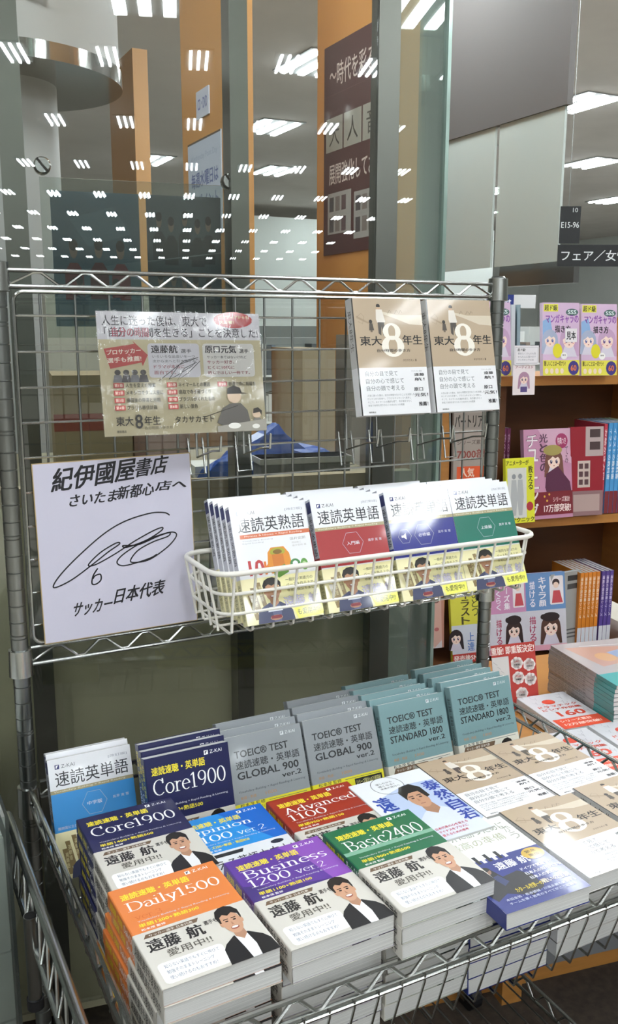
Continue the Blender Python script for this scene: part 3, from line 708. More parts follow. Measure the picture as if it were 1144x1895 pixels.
def todai_front(A):
    A.rect(0,0,1,1,'#b39f86'); A.rect(0,0,.018,1,'#1a1816')
    A.poly([(.4,.11),(.62,.14),(1,.14),(1,.23),(.8,.22),(.55,.16),(.4,.13)],'#cfc3ae'); A.poly([(.05,.15),(.2,.2),(.3,.22),(.2,.215),(.05,.17)],'#a18d74')
    for x in (.5,.6,.66): A.line([(x,.13),(x+.03,.1),(x+.05,.12)], .0006,'#6b5d4c')
    A.line([(.06,.16),(.12,.13),(.16,.16),(.13,.22),(.07,.2)], .0005,'#8c7a63')
    A.ell(.37,.065,.028,.018,'#2e2823'); A.rect(.345,.075,.395,.095,'#c4a58a'); A.poly([(.335,.095),(.42,.095),(.455,.2),(.43,.21),(.34,.21),(.325,.18)],'#ddd6cc')
    A.poly([(.345,.205),(.435,.205),(.445,.3),(.41,.32),(.395,.24),(.38,.32),(.345,.3)],'#4b443e')
    A.ell(.245,.2,.024,.017,'#2e2823'); A.poly([(.225,.215),(.27,.215),(.285,.275),(.215,.275)],'#4e463d'); A.rect(.232,.275,.262,.29,'#6d5f50')
    # the big 8
    for cx, cy, rx, ry in ((.535,.285,.115,.066),(.535,.412,.145,.082)):
        q = 22; wd = .3
        for i in range(q):
            a0, a1 = 2*PI*i/q, 2*PI*(i+1)/q
            def pp(a, k): return (cx+rx*k*math.cos(a), cy+ry*k*math.sin(a))
            def k_(a): return 1-.5*abs(math.cos(a))*.9-.12
            A.z -= A.STEP; A.poly([pp(a0,1.12),pp(a1,1.12),pp(a1,k_(a1)),pp(a0,k_(a0))],'#ece6da')
        A.z += A.STEP
    A.text('東大', .07,.325,.38,.405,'#1c1916', .02); A.text('年生', .68,.315,.97,.4,'#1c1916', .02); A.text('自分時間の歩き方', .3,.435,.78,.462,'#2b2622', .02)
    A.text('タカサカモト 著', .66,.525,.86,.545,'#4a4138', .01)
def todai_band(A):
    A.rect(0,0,.018,1,'#1a1816')
    for i, t in enumerate(('自分の目で見て','自分の心で感じて','自分の頭で考える')): A.text(t, .1,.07+i*.155,.1+(.46 if i == 0 else .54),.18+i*.155,'#5d6266')
    A.lines(['人生に迷った僕は、自分の時間を生きることを決意した','ロンドンから日本へ、ブラジルやメキシコへ旅をし','そこで、ネイマールの通訳を経て、寺子屋をひらく','本気で未来を切りひらくための九つの授業'], .1,.56,.78,.84,'#6d7276')
    A.text('徳間書店', .1,.92,.2,.955,'#2b2b2b', .01); A.text('プロサッカー選手', .76,.07,.92,.1,'#999999')
    A.lines(['遠藤','航！'], .8,.13,.95,.33,'#26262a', .02); A.lines(['原口','元気！'], .78,.44,.98,.68,'#26262a', .02); A.text('推薦！', .83,.75,.97,.84,'#26262a', .025)
def todai_spine(A): A.rect(0,0,1,1,'#c9c7c4'); A.text('東大8年生', .1,.2,.45,.8,'#55504a')
todai = Proto(make_book('paperback', .1315, .188, .019, '#b39f86', todai_front, todai_spine, (.188*.405,'#e8e8ea',todai_band,None)))
todai.put(TR((.527,-.088,1.277), 77.5), 'beige paperback with a big white 8, left of the two on wire holders', 'book', 'beige paperbacks on the grid')
todai.put(TR((.669,-.088,1.277), 77.5), 'beige paperback with a big white 8, right of the two on wire holders', 'book', 'beige paperbacks on the grid')
todai2 = Proto(make_book('paperback', .1275, .172, .0195, '#b39f86', todai_front, todai_spine, (.172*.405,'#e8e8ea',todai_band,None)))
stack(todai2, 7, .527, -.452, .762, .0, 'beige paperback lying behind the blue football pile', 'beige paperbacks, back left pile')
stack(todai2, 7, .656, -.456, .764, .3, 'beige paperback lying next to the right rail, back pile', 'beige paperbacks, back right pile')
stack(todai2, 7, .551, -.624, .764, .3, 'beige paperback lying at the front rail beside the blue cover', 'beige paperbacks, front left pile')
stack(todai2, 7, .684, -.622, .766, -.4, 'beige paperback lying at the front right, cut by picture edge', 'beige paperbacks, front right pile')

# ------------------------------------------------------------------ holders on the grid
def holder(x, wd, label, zt=1.245):
    e = empty('wire_book_holder', (x, -.004, zt-.03), label=label, cat='holder', group='wire book holders on the grid')
    for s in (0, wd):
        mb = MB()
        mb.tube([(s,.0,.06),(s,-.006,.0),(s,-.072,.018),(s,-.105,.022),(s,-.108,.044)], .0017, 6)
        mb.tube([(s-.012,.004,.03),(s-.012,-.008,-.026),(s+.012,-.008,-.026),(s+.012,.004,.03)], .0017, 6)
        kid('hook', mb.mesh('hook', chrome, True), e)
holder(.555, .06, 'wire book holder under the left beige paperback')
holder(.70, .07, 'wire book holder under the right beige paperback')
holder(.285, .08, 'wire holder under the laminated flyer', 1.248)

# ------------------------------------------------------------------ laminated flyer
pw, ph = .257, .182
fl = empty('laminated_flyer', (0,0,0), label='laminated beige flyer with red arrow and cartoon hung on the grid', cat='flyer')
kid('sheet', MB().box((0,0,0),(pw,ph,.0006)).mesh('sheet', mat('flyer_paper', '#c9bf9c', .4, 0, .8)), fl)
A = Art(pw, ph, .9)
A.rect(0,0,1,.225,'#d9d7dc'); A.text('人生に迷った僕は、東大で', .03,.03,.66,.115,'#2a2630', .01); A.text('「自分の時間を生きる」ことを決意した!', .04,.125,.985,.205,'#35303a', .01); A.text('自分の時間', .085,.125,.3,.205,'#b05a6a', .03)
A.ell(.83,.055,.125,.068,'#bf2a2e',24); A.lines(['ニケディアからも','大反響！'], .74,.015,.93,.105,'#f3e4b0', .02)
A.poly([(.03,.3),(.21,.26),(.2,.235),(.285,.35),(.25,.44),(.245,.41),(.06,.46)],'#b8403c'); A.lines(['プロサッカー','選手も推薦!'], .045,.31,.245,.44,'#f5eee0', .02, rise=.02)
for i, x in enumerate((.1,.15,.2,.25)): A.ell(x,.49,.018,.022,'#3c3634'); A.poly([(x-.03,.57),(x-.02,.51),(x+.02,.51),(x+.03,.57)],'#4a4648' if i % 2 else '#77757a')
A.rrect(.285,.255,.6,.535,'#d6d4da', .02); A.rrect(.62,.255,.95,.535,'#d9d7d2', .02)
A.text('遠藤航', .305,.27,.465,.335,'#26222a', .03); A.text('選手', .485,.3,.55,.335,'#26222a', .01); A.lines(['いろいろな出会いを一つ','次から次へと引き寄せる'], .31,.35,.57,.425,'#3a363e'); A.lines(['ドラマが本当に','面白です。'], .315,.43,.5,.525,'#9c4a58', .01)
A.text('原口元気', .635,.27,.835,.335,'#26222a', .03); A.text('選手', .855,.3,.915,.335,'#26222a', .01); A.text('サッカー本ではないけれど', .645,.355,.9,.38,'#3a363e'); A.lines(['サッカー好き、','とくに10代に','読んでほしい一冊です。'], .645,.395,.915,.53,'#9c4a58', .008)
sg = [(.34,.56),(.4,.5),(.5,.4),(.59,.37),(.55,.44),(.45,.52),(.4,.55),(.47,.43),(.57,.38),(.6,.4),(.52,.5),(.45,.56),(.5,.46),(.58,.41)]
A.line(sg, .0009, '#2a2a30')
ch = [('人生を変えた授業','ネイマールとの邂逅','砂漠で命に祝福を'),('メキシコでタコス屋に','鳥取で寺子屋づくり',''),('帰国後の停滞と光明','ブラジルがくれたもの',''),('ブラジル移住計画','新しい景色','')]
for r_, rw in enumerate(ch):
    for c_, t in enumerate(rw):
        if not t: continue
        x = (.07,.385,.7)[c_]; y = .575+r_*.06
        A.rect(x,y,x+.06,y+.04,'#b0403e'); A.text(f'第{r_+1+4*c_}章', x+.006,y+.006,x+.054,y+.034,'#f0e0d0', .01); A.text(t, x+.07,y+.002,x+.07+.022*len(t),y+.038,'#2a2623', .012)
A.text('東大', .07,.845,.17,.92,'#221f1d', .008); A.text('8', .18,.83,.225,.945,'#221f1d', .01); A.text('年生', .235,.845,.33,.92,'#221f1d', .008); A.text('自分時間の歩き方', .235,.93,.4,.955,'#6a6458'); A.text('徳間書店', .07,.955,.125,.975,'#3a3632', .01)
A.text('タカサカモト', .42,.855,.66,.91,'#221f1d', .01)
A.poly([(.68,.92),(.72,.8),(.77,.76),(.84,.76),(.88,.82),(.9,.95),(.72,.95)],'#5a5652'); A.ell(.8,.7,.045,.06,'#cdb59c'); A.poly([(.755,.68),(.76,.63),(.8,.61),(.84,.63),(.85,.67),(.89,.68)],'#2b2724'); A.line([(.6,.87),(.72,.82),(.82,.78)], .001,'#33302c')
A.ell(.94,.85,.03,.04,'#cdb59c'); A.poly([(.915,.85),(.92,.81),(.95,.8),(.975,.83),(.97,.87),(.96,.84)],'#2b2724'); A.poly([(.91,.93),(.92,.89),(.96,.89),(.98,.94)],'#77736c'); A.poly([(.68,.95),(1,.9),(1,1),(.68,1)],'#9a968c'); A.ell(.79,.95,.04,.025,'#e4e2dc'); A.ell(.93,.96,.025,.02,'#e4e2dc')
kid('print', A.mesh(), fl, (0,0,.0006))
fm = bpy.data.meshes.new('film'); vv = []; ff = []; nx, ny = 40, 28
for j in range(ny+1):
    for i in range(nx+1): vv.append((-.002+(pw+.004)*i/nx, -.002+(ph+.004)*j/ny, .0016+.0005*math.sin(i*2.1+j*.7)*(1 if j > ny*.7 else .3)+random.uniform(-.00025,.00025)))
for j in range(ny):
    for i in range(nx): a = j*(nx+1)+i; ff.append((a,a+1,a+nx+2,a+nx+1))
fm.from_pydata(vv, [], ff); fm.materials.append(film); fm.polygons.foreach_set('use_smooth', [True]*len(ff)); fm.update()
kid('laminate', fm, fl)
fl.matrix_world = TR((.130,-.047,1.262), 80, 0, 0) @ Matrix.Rotation(R(-.6), 4, 'Z')

# ------------------------------------------------------------------ signed board
sb = empty('signature_board', label='white square signature board with brush writing and gold edge on the grid rail', cat='board')
bw, bh = .242, .272
kid('board', MB().box((0,0,0),(bw,bh,.0028)).mesh('board', mat('gold_edge', '#b39a6a', .5)), sb)
kid('face', MB().box((.0012,.0012,.0028),(bw-.0012,bh-.0012,.0031)).mesh('face', mat('board_white', '#c9c6d6', .75)), sb)
A = Art(bw, bh)
def br(x, y):      # tracing on the board face, square-on
    import_u = (x-172-(y-130)*.083)/(833-(y-130)*.035*.85); t = (x-172)/833
    return (min(max(import_u, 0), 1), (y-130+45*t)/(935+20*t*0-0))
INK = '#17161c'
A.text('紀伊國屋', .1,.035,.62,.165, INK, .033, .03, .035); A.text('書店', .62,.015,.83,.12, INK, .033, .03, .015)
A.text('さいたま', .2,.185,.5,.25, INK, .033, .02, .01); A.text('新都心', .5,.16,.74,.235, INK, .033, .02, .01); A.text('店へ', .75,.15,.96,.205, INK, .033, .02, .0)
def smooth(P, k=6):
    o = []
    for i in range(len(P)-1):
        p0, p1, p2, p3 = P[max(0,i-1)], P[i], P[i+1], P[min(len(P)-1,i+2)]
        for j in range(k):
            t = j/k
            o.append(tuple(.5*((2*p1[d])+(-p0[d]+p2[d])*t+(2*p0[d]-5*p1[d]+4*p2[d]-p3[d])*t*t+(-p0[d]+3*p1[d]-3*p2[d]+p3[d])*t**3) for d in (0,1)))
    return o+[P[-1]]
A.line(smooth([br(*p) for p in [(890,420),(860,405),(780,405),(650,440),(540,500),(420,600),(330,690),(288,750),(300,765),(380,730),(480,660),(560,600),(620,560),(600,555),(520,600),(460,660),(500,660),(600,610),(700,550),(800,500),(850,485),(840,505),(760,550),(660,580),(640,570),(720,570),(830,530),(890,515),(880,535),(800,560),(720,600),(680,650),(700,665),(780,655),(870,600),(920,550),(925,520),(880,515),(760,550),(650,610),(608,655),(640,678),(720,665),(790,645),(822,628)]], 8), .0021, INK)
A.line(smooth([br(*p) for p in [(508,682),(485,720),(480,760),(500,765),(525,745),(522,715),(495,720),(485,735)]], 8), .0022, INK)
A.text('サッカー', .17,.79,.42,.87, INK, .033, .03, .01); A.text('日本代表', .44,.74,.77,.83, INK, .033, .03, .02)
kid('brush_writing', A.mesh(), sb, (0,0,.0031))
sb.matrix_world = TR((.0335,-.017,.952), 88, 0, 0) @ Matrix.Rotation(R(.6), 4, 'Z')

# ------------------------------------------------------------------ bookcase on the right
def bobj(root, n, u0, u1, v0, v1, z0, z1, m): return kid(n, MB().box((u0,v0,z0),(u1,v1,z1)).mesh(n, m), root)
bc = empty('bookcase', BP(0,0,0), RB, label='wooden bookcase with light front edges and a display ledge right of the rack', cat='bookcase')
bobj(bc, 'side_panel', 1.088,1.112,.83,1.10,.56,1.268, wood)
bobj(bc, 'side_panel', 1.80,1.824,.83,1.10,.56,1.268, wood)
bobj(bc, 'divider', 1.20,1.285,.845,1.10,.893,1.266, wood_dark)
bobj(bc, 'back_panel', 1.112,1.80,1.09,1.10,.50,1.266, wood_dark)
bobj(bc, 'top_shelf', 1.088,1.85,.83,1.10,1.266,1.292, wood)
bobj(bc, 'middle_shelf', 1.112,1.80,.83,1.09,.868,.892, wood)
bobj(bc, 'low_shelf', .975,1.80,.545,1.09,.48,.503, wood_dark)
bobj(bc, 'upper_side', 1.612,1.634,.83,1.10,1.292,1.45, wood)
bobj(bc, 'ledge_base', .975,1.85,.14,.54,.06,.575, mat('grey_laminate', '#76777a', .5))
bobj(bc, 'ledge_top', .945,1.85,-.13,.56,.575,.599, wood)
bobj(bc, 'wood_leg', .925,.972,.12,.165,0,.575, wood)
bobj(bc, 'plinth', .70,1.85,.165,.20,0,.06, wood)

def simple_book(name, w, h, t, col, front, spine=None, coat=.5): return Proto(make_book(name, w, h, t, col, front, spine, None, coat))
def BM(u, v, z, th=80, rz=0): return Matrix.Translation(BP(u, v, z)) @ Matrix.Rotation(R(rz)-AB, 4, 'Z') @ Matrix.Rotation(R(th), 4, 'X')
def manga_front(A):
    A.rect(0,0,1,1,'#d8b9d6'); A.poly([(0,.25),(.2,.2),(.3,.5),(.1,.7),(0,.7)],'#8fb2dc')
    anime(A, .2,.5,.17,'#aab3cc','#5560a0'); anime(A, .72,.5,.2,'#c7a3c4','#6a4a8a')
    A.rect(.03,.02,.42,.12,'#e9e34c'); A.text('超ド級', .05,.03,.4,.11,'#3a3626', .03); A.ell(.8,.13,.17,.05,'#4d6a68'); A.text('SSS', .68,.1,.92,.155,'#d8e6e4', .03)
    A.text('マンガキャラの', .08,.16,.98,.28,'#8d4ba8', .05); A.text('描き方', .33,.31,.76,.41,'#26222c', .035)
    A.ell(.4,.66,.13,.1,'#e3d830'); A.ell(.58,.73,.09,.05,'#f3f1ee'); A.ell(.555,.72,.014,.012,'#222222',6); A.ell(.605,.72,.014,.012,'#222222',6)
    A.rect(0,.79,1,1,'#e6dd55'); A.text('難しいことは一切ナシ!', .03,.8,.62,.87,'#3c2c18', .03); A.ell(.84,.9,.15,.1,'#3f3480',14); A.text('60', .76,.86,.92,.94,'#e07a3a', .04)
    for i in range(4): A.ell(.1+.14*i,.94,.05,.04,'#f2dcc9',8)
mg = simple_book('drawing_guide', .112, .192, .016, '#dcc6dc', manga_front, None, .9)
mg.put(BM(1.357,.80,1.294,84), 'manga drawing guide in glossy wrap with a sample sticker on the bookcase top', 'book', 'manga drawing guides')
st = empty('sample_sticker', label='small white sample sticker on the left wrapped manga guide', cat='sticker')
kid('card', MB().box((0,0,0),(.036,.036,.0006)).mesh('card', mat('sticker', '#e6e2e4', .5)), st)
A = Art(.036,.036); A.text('見本', .1,.2,.9,.82,'#1d1c20', .04); kid('print', A.mesh(), st, (0,0,.0006))
st.matrix_world = BM(1.357,.80,1.294,84) @ Matrix.Translation((.068,.088,.0172))
mg.put(BM(1.476,.80,1.292,84), 'manga drawing guide in glossy wrap without sticker on the bookcase top', 'book', 'manga drawing guides')
mg.put(BM(1.165,.82,1.294,84,4), 'manga drawing guide in glossy wrap half hidden behind the right post', 'book', 'manga drawing guides')
pk = simple_book('wrapped_magazine', .12, .2, .012, '#d5a9b8', lambda A: (A.poly([(0,.2),(.5,0),(1,.1),(.8,.5),(.3,.7)],'#e3c3cc'), A.poly([(.1,.6),(.9,.4),(1,.9),(.2,1)],'#c58ea6'), anime(A,.55,.5,.18,'#7a4d66')), None, .9)
pk.put(BM(1.04,.80,1.274,84,0), 'pink wrapped magazine above the beige paperbacks', 'book')
# thin standing backs on the case top
for i, (c, t_) in enumerate((('#9fb4b8', .006),('#c6ccd0', .012),('#8aa0a8', .01))):
    b = simple_book('thin_booklet', .1, .19, t_, c, None)
    b.put(BM(1.285+.018*i,.86,1.292,88,78), ('pale teal','white','grey-blue')[i]+' thin booklet standing edge-on on the bookcase top', 'book', 'thin booklets on the bookcase top')
def card(name, w, h, col, art, mw, label, cat, t=.001, coat=.2):
    e = empty(name, label=label, cat=cat)
    kid('card', MB().box((0,0,0),(w,h,t)).mesh('card', mat('card_'+col[1:], col, .5, 0, coat)), e)
    A = Art(w, h, coat); art(A); kid('print', A.mesh(), e, (0,0,t)); e.matrix_world = mw; return e
card('price_card', .072,.05,'#ece8ec', lambda A: (A.line([(.05,.08),(.95,.08),(.95,.92),(.05,.92),(.05,.08)],.0008,'#6a6a78'), A.text('超ド級!', .12,.14,.45,.3,'#222226',.02), A.lines(['累計たくさんの人気','かんたんに描けます','マンガキャラの本'],.14,.36,.88,.86,'#7a7a86')), BM(1.264,.775,1.325,86,0), 'white message card with thin border beside the right post', 'card')
card('character_card', .066,.078,'#efe4e6', lambda A: (A.text('アーティスト', .1,.02,.9,.12,'#a05a6a',.02), anime(A,.5,.45,.2,'#b78fa8'), A.rect(.35,.72,.65,.9,'#5d4f86')), BM(1.262,.775,1.246,88,0), 'pink card with a small chibi girl hanging at the shelf edge', 'card')
card('badge_card', .05,.10,'#dfe0ea', lambda A: (A.ell(.5,.35,.42,.24,'#6f86c4'), A.ell(.5,.35,.34,.19,'#aab8de'), A.text('特典', .25,.27,.75,.42,'#4a5c9c',.02)), BM(1.165,.775,1.26,88,0), 'white card with a round blue badge left of the right post', 'card')
card('store_sign', .22,.052,'#d9dee0', lambda A: (A.rect(0,0,.55,1,'#2c3a82'), A.text('Forest', .06,.2,.5,.85,'#e8ecf6',.02)), Matrix.Translation(BP(1.79,1.92,1.5)) @ Matrix.Rotation(-AB,4,'Z') @ Matrix.Rotation(R(90),4,'X'), 'white board with a blue sign behind the wrapped guides', 'sign')
bpy.data.objects['store_sign'] and kid('pole', MB().tube([(.11,-1.5,-.006),(.11,.03,-.006)], .004, 8).mesh('pole', steel), bpy.data.objects['store_sign'])
# middle bay
def tut_front(A):
    A.rect(0,0,1,1,'#c68fae'); A.poly([(.3,0),(1,0),(1,.4),(.6,.3)],'#d6abc2')
    A.ell(.8,.14,.13,.085,'#a43a66'); A.text('特典つき', .71,.1,.89,.18,'#efd5df',.02)
    A.vtext('チューニング', .05,.05,.3,.98,'#3a2a38',.06); A.vtext('チューニング', .06,.055,.29,.975,'#f0e6ea',.01); A.vtext('光と色の', .32,.05,.5,.48,'#5a3a50',.04)
    anime(A,.62,.35,.15,'#7a5044'); A.poly([(.45,.5),(.7,.42),(.95,.6),(1,.8),(.5,.8),(.42,.65)],'#5b2c48'); A.ell(.6,.24,.2,.06,'#a99a5a')
    A.vtext('てみ', .86,.2,.93,.4,'#6a4a5c')
    A.rect(.3,.7,1,.96,'#7a2530'); A.rect(0,.7,.3,.96,'#7a2530'); A.text('シリーズ累計', .58,.76,.94,.82,'#f0d4d4',.02); A.text('17万部突破!', .38,.84,.96,.93,'#f3e0dc',.03)
    A.vtext('ング', .08,.66,.27,.97,'#f0e6ea',.03)
    for x, y in ((.4,.75),(.5,.73),(.45,.8)): A.ell(x,y,.02,.014,'#e0b04a',6)
tut = simple_book('colouring_guide', .155,.25,.018,'#c99ab4', tut_front, None, .8)
tut.put(BM(1.335,.815,.896,82,3), 'pink colouring guide with a hooded girl and dark red band in the middle bay', 'book')
def red_back(A):
    A.rect(0,0,1,1,'#96202f'); A.rect(.45,0,1,.33,'#b8a7a6'); A.rect(.58,.03,.9,.12,'#4c3b3c'); A.rect(.58,.17,.9,.26,'#4c3b3c')
    A.rect(.22,.38,.6,.68,'#cbb9b2'); 
    for i in range(3):
        for j in range(2): A.rect(.26+.17*j,.41+.09*i,.38+.17*j,.47+.09*i,'#5b3f44')
    A.rect(0,.72,1,1,'#8f6f72'); A.rect(.1,.76,.9,.95,'#b39c98')
simple_book('red_art_book', .105,.252,.016,'#96202f', red_back, None, .6).put(BM(1.487,.83,.896,85,-2), 'red book showing its back cover beside the pink colouring guide', 'book')
def spine_txt(tx, c, band=None):
    def f(A):
        A.text(tx, .06,.2,.62,.8,c,.02)
        if band: A.rect(.75,0,1,1,band)
    return f
def spines(n, u, v, z, w, h, t, col, tx, tc, what, group, band=None, rz=90):
    pr = Proto(make_book('paperback', w, h, t, col, None, spine_txt(tx, tc, band), None, .5))
    for i in range(n):  # spine faces the aisle
        m = Matrix.Translation(BP(u+i*(t+.0012), v, z)) @ Matrix.Rotation(-AB, 4, 'Z') @ Matrix(((0,0,1),(1,0,0),(0,1,0))).to_4x4()
        pr.put(m, f'{what}, {["leftmost","second from left","third from left","fourth from left","fifth from left","sixth from left","seventh from left"][i]}', 'book', group)
spines(1, 1.600,.838,.894,.15,.26,.0105,'#c23b50','お絵かき入門','#f3e4e6','slim red paperback spine beside the blue spines',None,'#8a2030')
spines(5, 1.6125,.835,.894,.15,.262,.0135,'#4a9ad6','イラストの教科書','#e6f0f8','light blue paperback spine in the middle bay','light blue spines','#7a2530')
spines(2, 1.69,.835,.894,.15,.262,.0135,'#8fc79a','デッサン入門','#2a4a34','pale green paperback spine in the middle bay','pale green spines','#7a2530')
spines(4, 1.288,.90,.894,.12,.25,.011,'#7a3a5c','色の教科書','#c9a3b8','plum paperback spine behind the yellow guide','plum spines')
def yel_front(A):
    A.rect(0,0,1,1,'#dfe038'); A.rect(.06,.15,.72,.92,'#d9dbd8'); A.text('アニメーターが', .02,.03,.8,.11,'#33341c',.03); A.vtext('教える', .78,.12,.95,.5,'#33341c',.02)
    for x in (.28,.5): A.ell(x,.28,.07,.04,'#8f9498'); A.poly([(x-.08,.33),(x+.08,.33),(x+.12,.6),(x+.06,.88),(x-.06,.88),(x-.12,.6)],'#b5b9bb')
    A.ell(.83,.75,.12,.07,'#b03a44'); A.text('テクニック', .2,.91,.98,.985,'#33341c',.03)
simple_book('yellow_guide', .092,.178,.014,'#dfe038', yel_front, None, .6).put(BM(1.262,.79,.895,84,4), 'yellow figure drawing guide leaning right of the post in the middle bay', 'book')
def tor_front(A):
    A.rect(0,0,1,1,'#a59a92'); A.rect(0,.16,1,.36,'#9a9088'); A.text('パートリアル', .02,.18,.98,.34,'#2c2826',.03); A.rect(0,.38,1,.4,'#c2bab2'); A.text('シリーズ累計', .1,.5,.9,.56,'#5a4a46',.01); A.text('7000部', .1,.62,.9,.74,'#8f3f38',.02)
    A.rect(.1,.84,1,1,'#df5a2c'); A.text('人気', .2,.86,.6,.98,'#f5d9c8',.03)
simple_book('brown_guide', .105,.21,.014,'#a59a92', tor_front, None, .4).put(BM(1.118,.83,1.02,88,0), 'taupe guide with an orange corner hanging left of the right post', 'book')
# low bay
def girl_front(bg, t1, t2, hair='#54382f'):
    def f(A):
        A.rect(0,0,1,1,bg); A.rect(0,.48,1,1,'#d5d3dc'); A.vtext(t1, .42,.05,.58,.44,'#f2eef4',.04); A.vtext(t2, .22,.1,.34,.44,'#eee9f2',.02)
        A.rrect(.66,.05,.96,.42,'#eee8ec',.03); A.ell(.8,.14,.08,.05,'#3a2a30'); A.ell(.8,.17,.06,.04,'#f3d8c8'); A.poly([(.7,.4),(.74,.24),(.88,.24),(.94,.4)],'#c8505a')
        anime(A,.66,.7,.17,hair,'#3a2418'); A.ell(.66,.575,.2,.06,'#2a2024'); A.ell(.5,.57,.06,.035,'#2a2024'); A.vtext('描ける', .2,.55,.34,.88,'#b8486a',.02)
        A.rect(0,.93,1,1,'#e0a3b4')
    return f
simple_book('character_guide', .145,.222,.015,'#9a8fb8', girl_front('#6b93c6','キャラ顔','描ける'), None, .5).put(BM(1.335,.80,.516,80,-3), 'blue character drawing guide with a girl in a beret in the low bay', 'book')
simple_book('pose_guide', .12,.222,.015,'#c88fb4', girl_front('#cb8fb6','ポーズ集','らくらく','#3a2a2a'), None, .5).put(BM(1.235,.80,.516,80,-1), 'pink pose drawing guide with a black-haired girl in the low bay', 'book')
def gb(A):
    A.rect(0,0,1,1,'#a6a8a6'); A.rect(.55,.05,.9,.12,'#3c3e40'); A.rect(.55,.16,.9,.23,'#4a4c4e')
    for i in range(3): A.rect(.2,.76+.05*i,.9,.78+.05*i,'#55585a')
simple_book('grey_backed_book', .115,.225,.014,'#a6a8a6', gb, None, .3).put(BM(1.435,.82,.505,88,10), 'grey book showing its back cover left of the orange spines', 'book')
spines(5, 1.535,.815,.505,.15,.222,.0125,'#e08a30','漫画の教科書シリーズ','#f8ead8','orange paperback spine in the low bay','orange spines','#dfe3ec')
spines(3, 1.608,.815,.505,.15,.222,.0125,'#5c4a9a','漫画の教科書シリーズ','#e4def4','violet paperback spine in the low bay','violet spines','#dfe3ec')
def sns_front(A):
    A.rect(0,0,1,1,'#d9d44a'); A.vtext('イラスト', .3,.05,.55,.5,'#4a4522',.03); A.vtext('ひとつ', .62,.05,.8,.4,'#5a5a2a',.01); A.rect(0,.5,1,.88,'#cfd4de'); anime(A,.12,.66,.16,'#2a2226'); A.vtext('上達', .45,.6,.65,.86,'#4a78c0',.02); A.rect(0,.88,1,1,'#bf4038'); A.text('発売後SNSで', .03,.9,.97,.98,'#f6e6e0',.03)
simple_book('yellow_illustration_guide', .105,.21,.014,'#d9d44a', sns_front, None, .5).put(BM(1.122,.80,.505,80,0), 'yellow illustration guide with a red band seen below the white basket', 'book')
def face_front(A):
    A.rect(0,0,1,1,'#d9d4d6'); A.poly([(.15,0),(.95,0),(1,.3),(.98,.9),(.5,1),(.2,.8)],'#d8b0a4'); A.poly([(.8,0),(1,0),(1,1),(.9,1)],'#c08c7c'); A.ell(.6,.5,.14,.02,'#6b4a48'); A.poly([(.42,.42),(.8,.4),(.8,.42),(.45,.435)],'#7d5a50'); A.ell(.62,.8,.12,.02,'#b86a6c')
simple_book('photo_book', .055,.25,.02,'#dcd6d8', face_front, None, .5).put(BM(.985,.70,.60,86,0), 'photo book with a pale close-up face standing at the glass edge', 'book')
# ledge: pop card, comics, magazines
def pop_art(A):
    A.rect(0,0,1,1,'#b83c34'); A.text('重版! 即重版決定!', .0,.03,.98,.15,'#f6e9e2',.04); A.rect(0,.18,.38,.92,'#d7d2cf'); 
    for i in range(9): A.line([(.03+.08*(i%4),.25+.07*i),(.12+.07*(i%3),.3+.065*i)],.0006,'#8c8a8c')
    for i, (x, y, t) in enumerate(((.56,.3,'犬'),(.84,.34,'おくら'),(.57,.52,'相談'),(.84,.56,'ワーク'),(.62,.76,'ゾンビ'))):
        for k in range(7): A.z -= A.STEP; A.ell(x+.075*math.cos(k*.9),y+.05*math.sin(k*.9),.07,.05,'#f0e4e0',9)
        A.z += 2*A.STEP; A.text(t, x-.06,y-.04,x+.06,y-.01,'#c2564c',.01); A.text('不眠症!', x-.07,y+.01,x+.07,y+.035,'#2a2426',.02)
    A.text('ナツメ', .6,.93,.85,.95,'#e0a49c')
card('promotion_card', .108,.145,'#b83c34', pop_art, BM(.965,.27,.601,76,0), 'red promotion card with white speech clouds leaning behind the line-drawing books', 'card')
def comic_front(A):
    A.rect(0,0,1,1,'#c9c9cd')
    for i in range(26):
        x, y = random.random()*.9, random.random()*.9; A.line([(x,y),(x+.05,y+.03),(x+.09,y-.01),(x+.06,y+.06)],.0007,'#8c9098')
    A.ell(.45,.24,.13,.07,'#d6452c'); A.lines(['ドラマチック','ピンチ作例集'], .12,.34,.92,.52,'#d04a34',.03); A.text('160', .3,.54,.85,.68,'#d6452c',.05)
    A.rect(.05,.74,1,1,'#dc4c2c'); A.lines(['シリーズ累計','12万部突破!'], .15,.77,.9,.97,'#f4d2c6',.03)
com = simple_book('line_art_book', .118,.168,.014,'#d6d6d8', comic_front, None, .4)
for r_ in range(3):
    for c_ in range(4):
        for k in range(2):
            x = 1.00+c_*.128+r_*-.006-(.055 if r_ else 0); y = .10-r_*.176+.012*c_
            if y < -.1 and False: continue
            m = Matrix.Translation(BP(x+.02, max(y, -.3), .601+.0145*k)) @ Matrix.Rotation(-AB+R(2), 4, 'Z')
            if r_ == 2: continue
            if c_ == 3 and r_ == 0: continue
            nm = ('back row', 'front row')[r_]+', '+('first','second','third','fourth')[c_]+' from the left, '+('under','top')[k]
            com.put(m, f'line-drawing book with orange 160 title, {nm}', 'book', 'line-drawing books on the ledge')
def mag_front(A):
    A.rect(0,0,1,1,'#a9a09e'); A.poly([(.1,.1),(.9,.2),(.8,.5),(.2,.6)],'#b98e7c'); A.poly([(.5,.3),(1,.2),(1,.6),(.6,.7)],'#8a98b4'); A.poly([(0,.75),(1,.7),(1,1),(0,1)],'#3f9a98'); A.ell(.4,.4,.12,.1,'#c9996a'); A.line([(.3,.1),(.9,.15)],.002,'#dfe0e0')
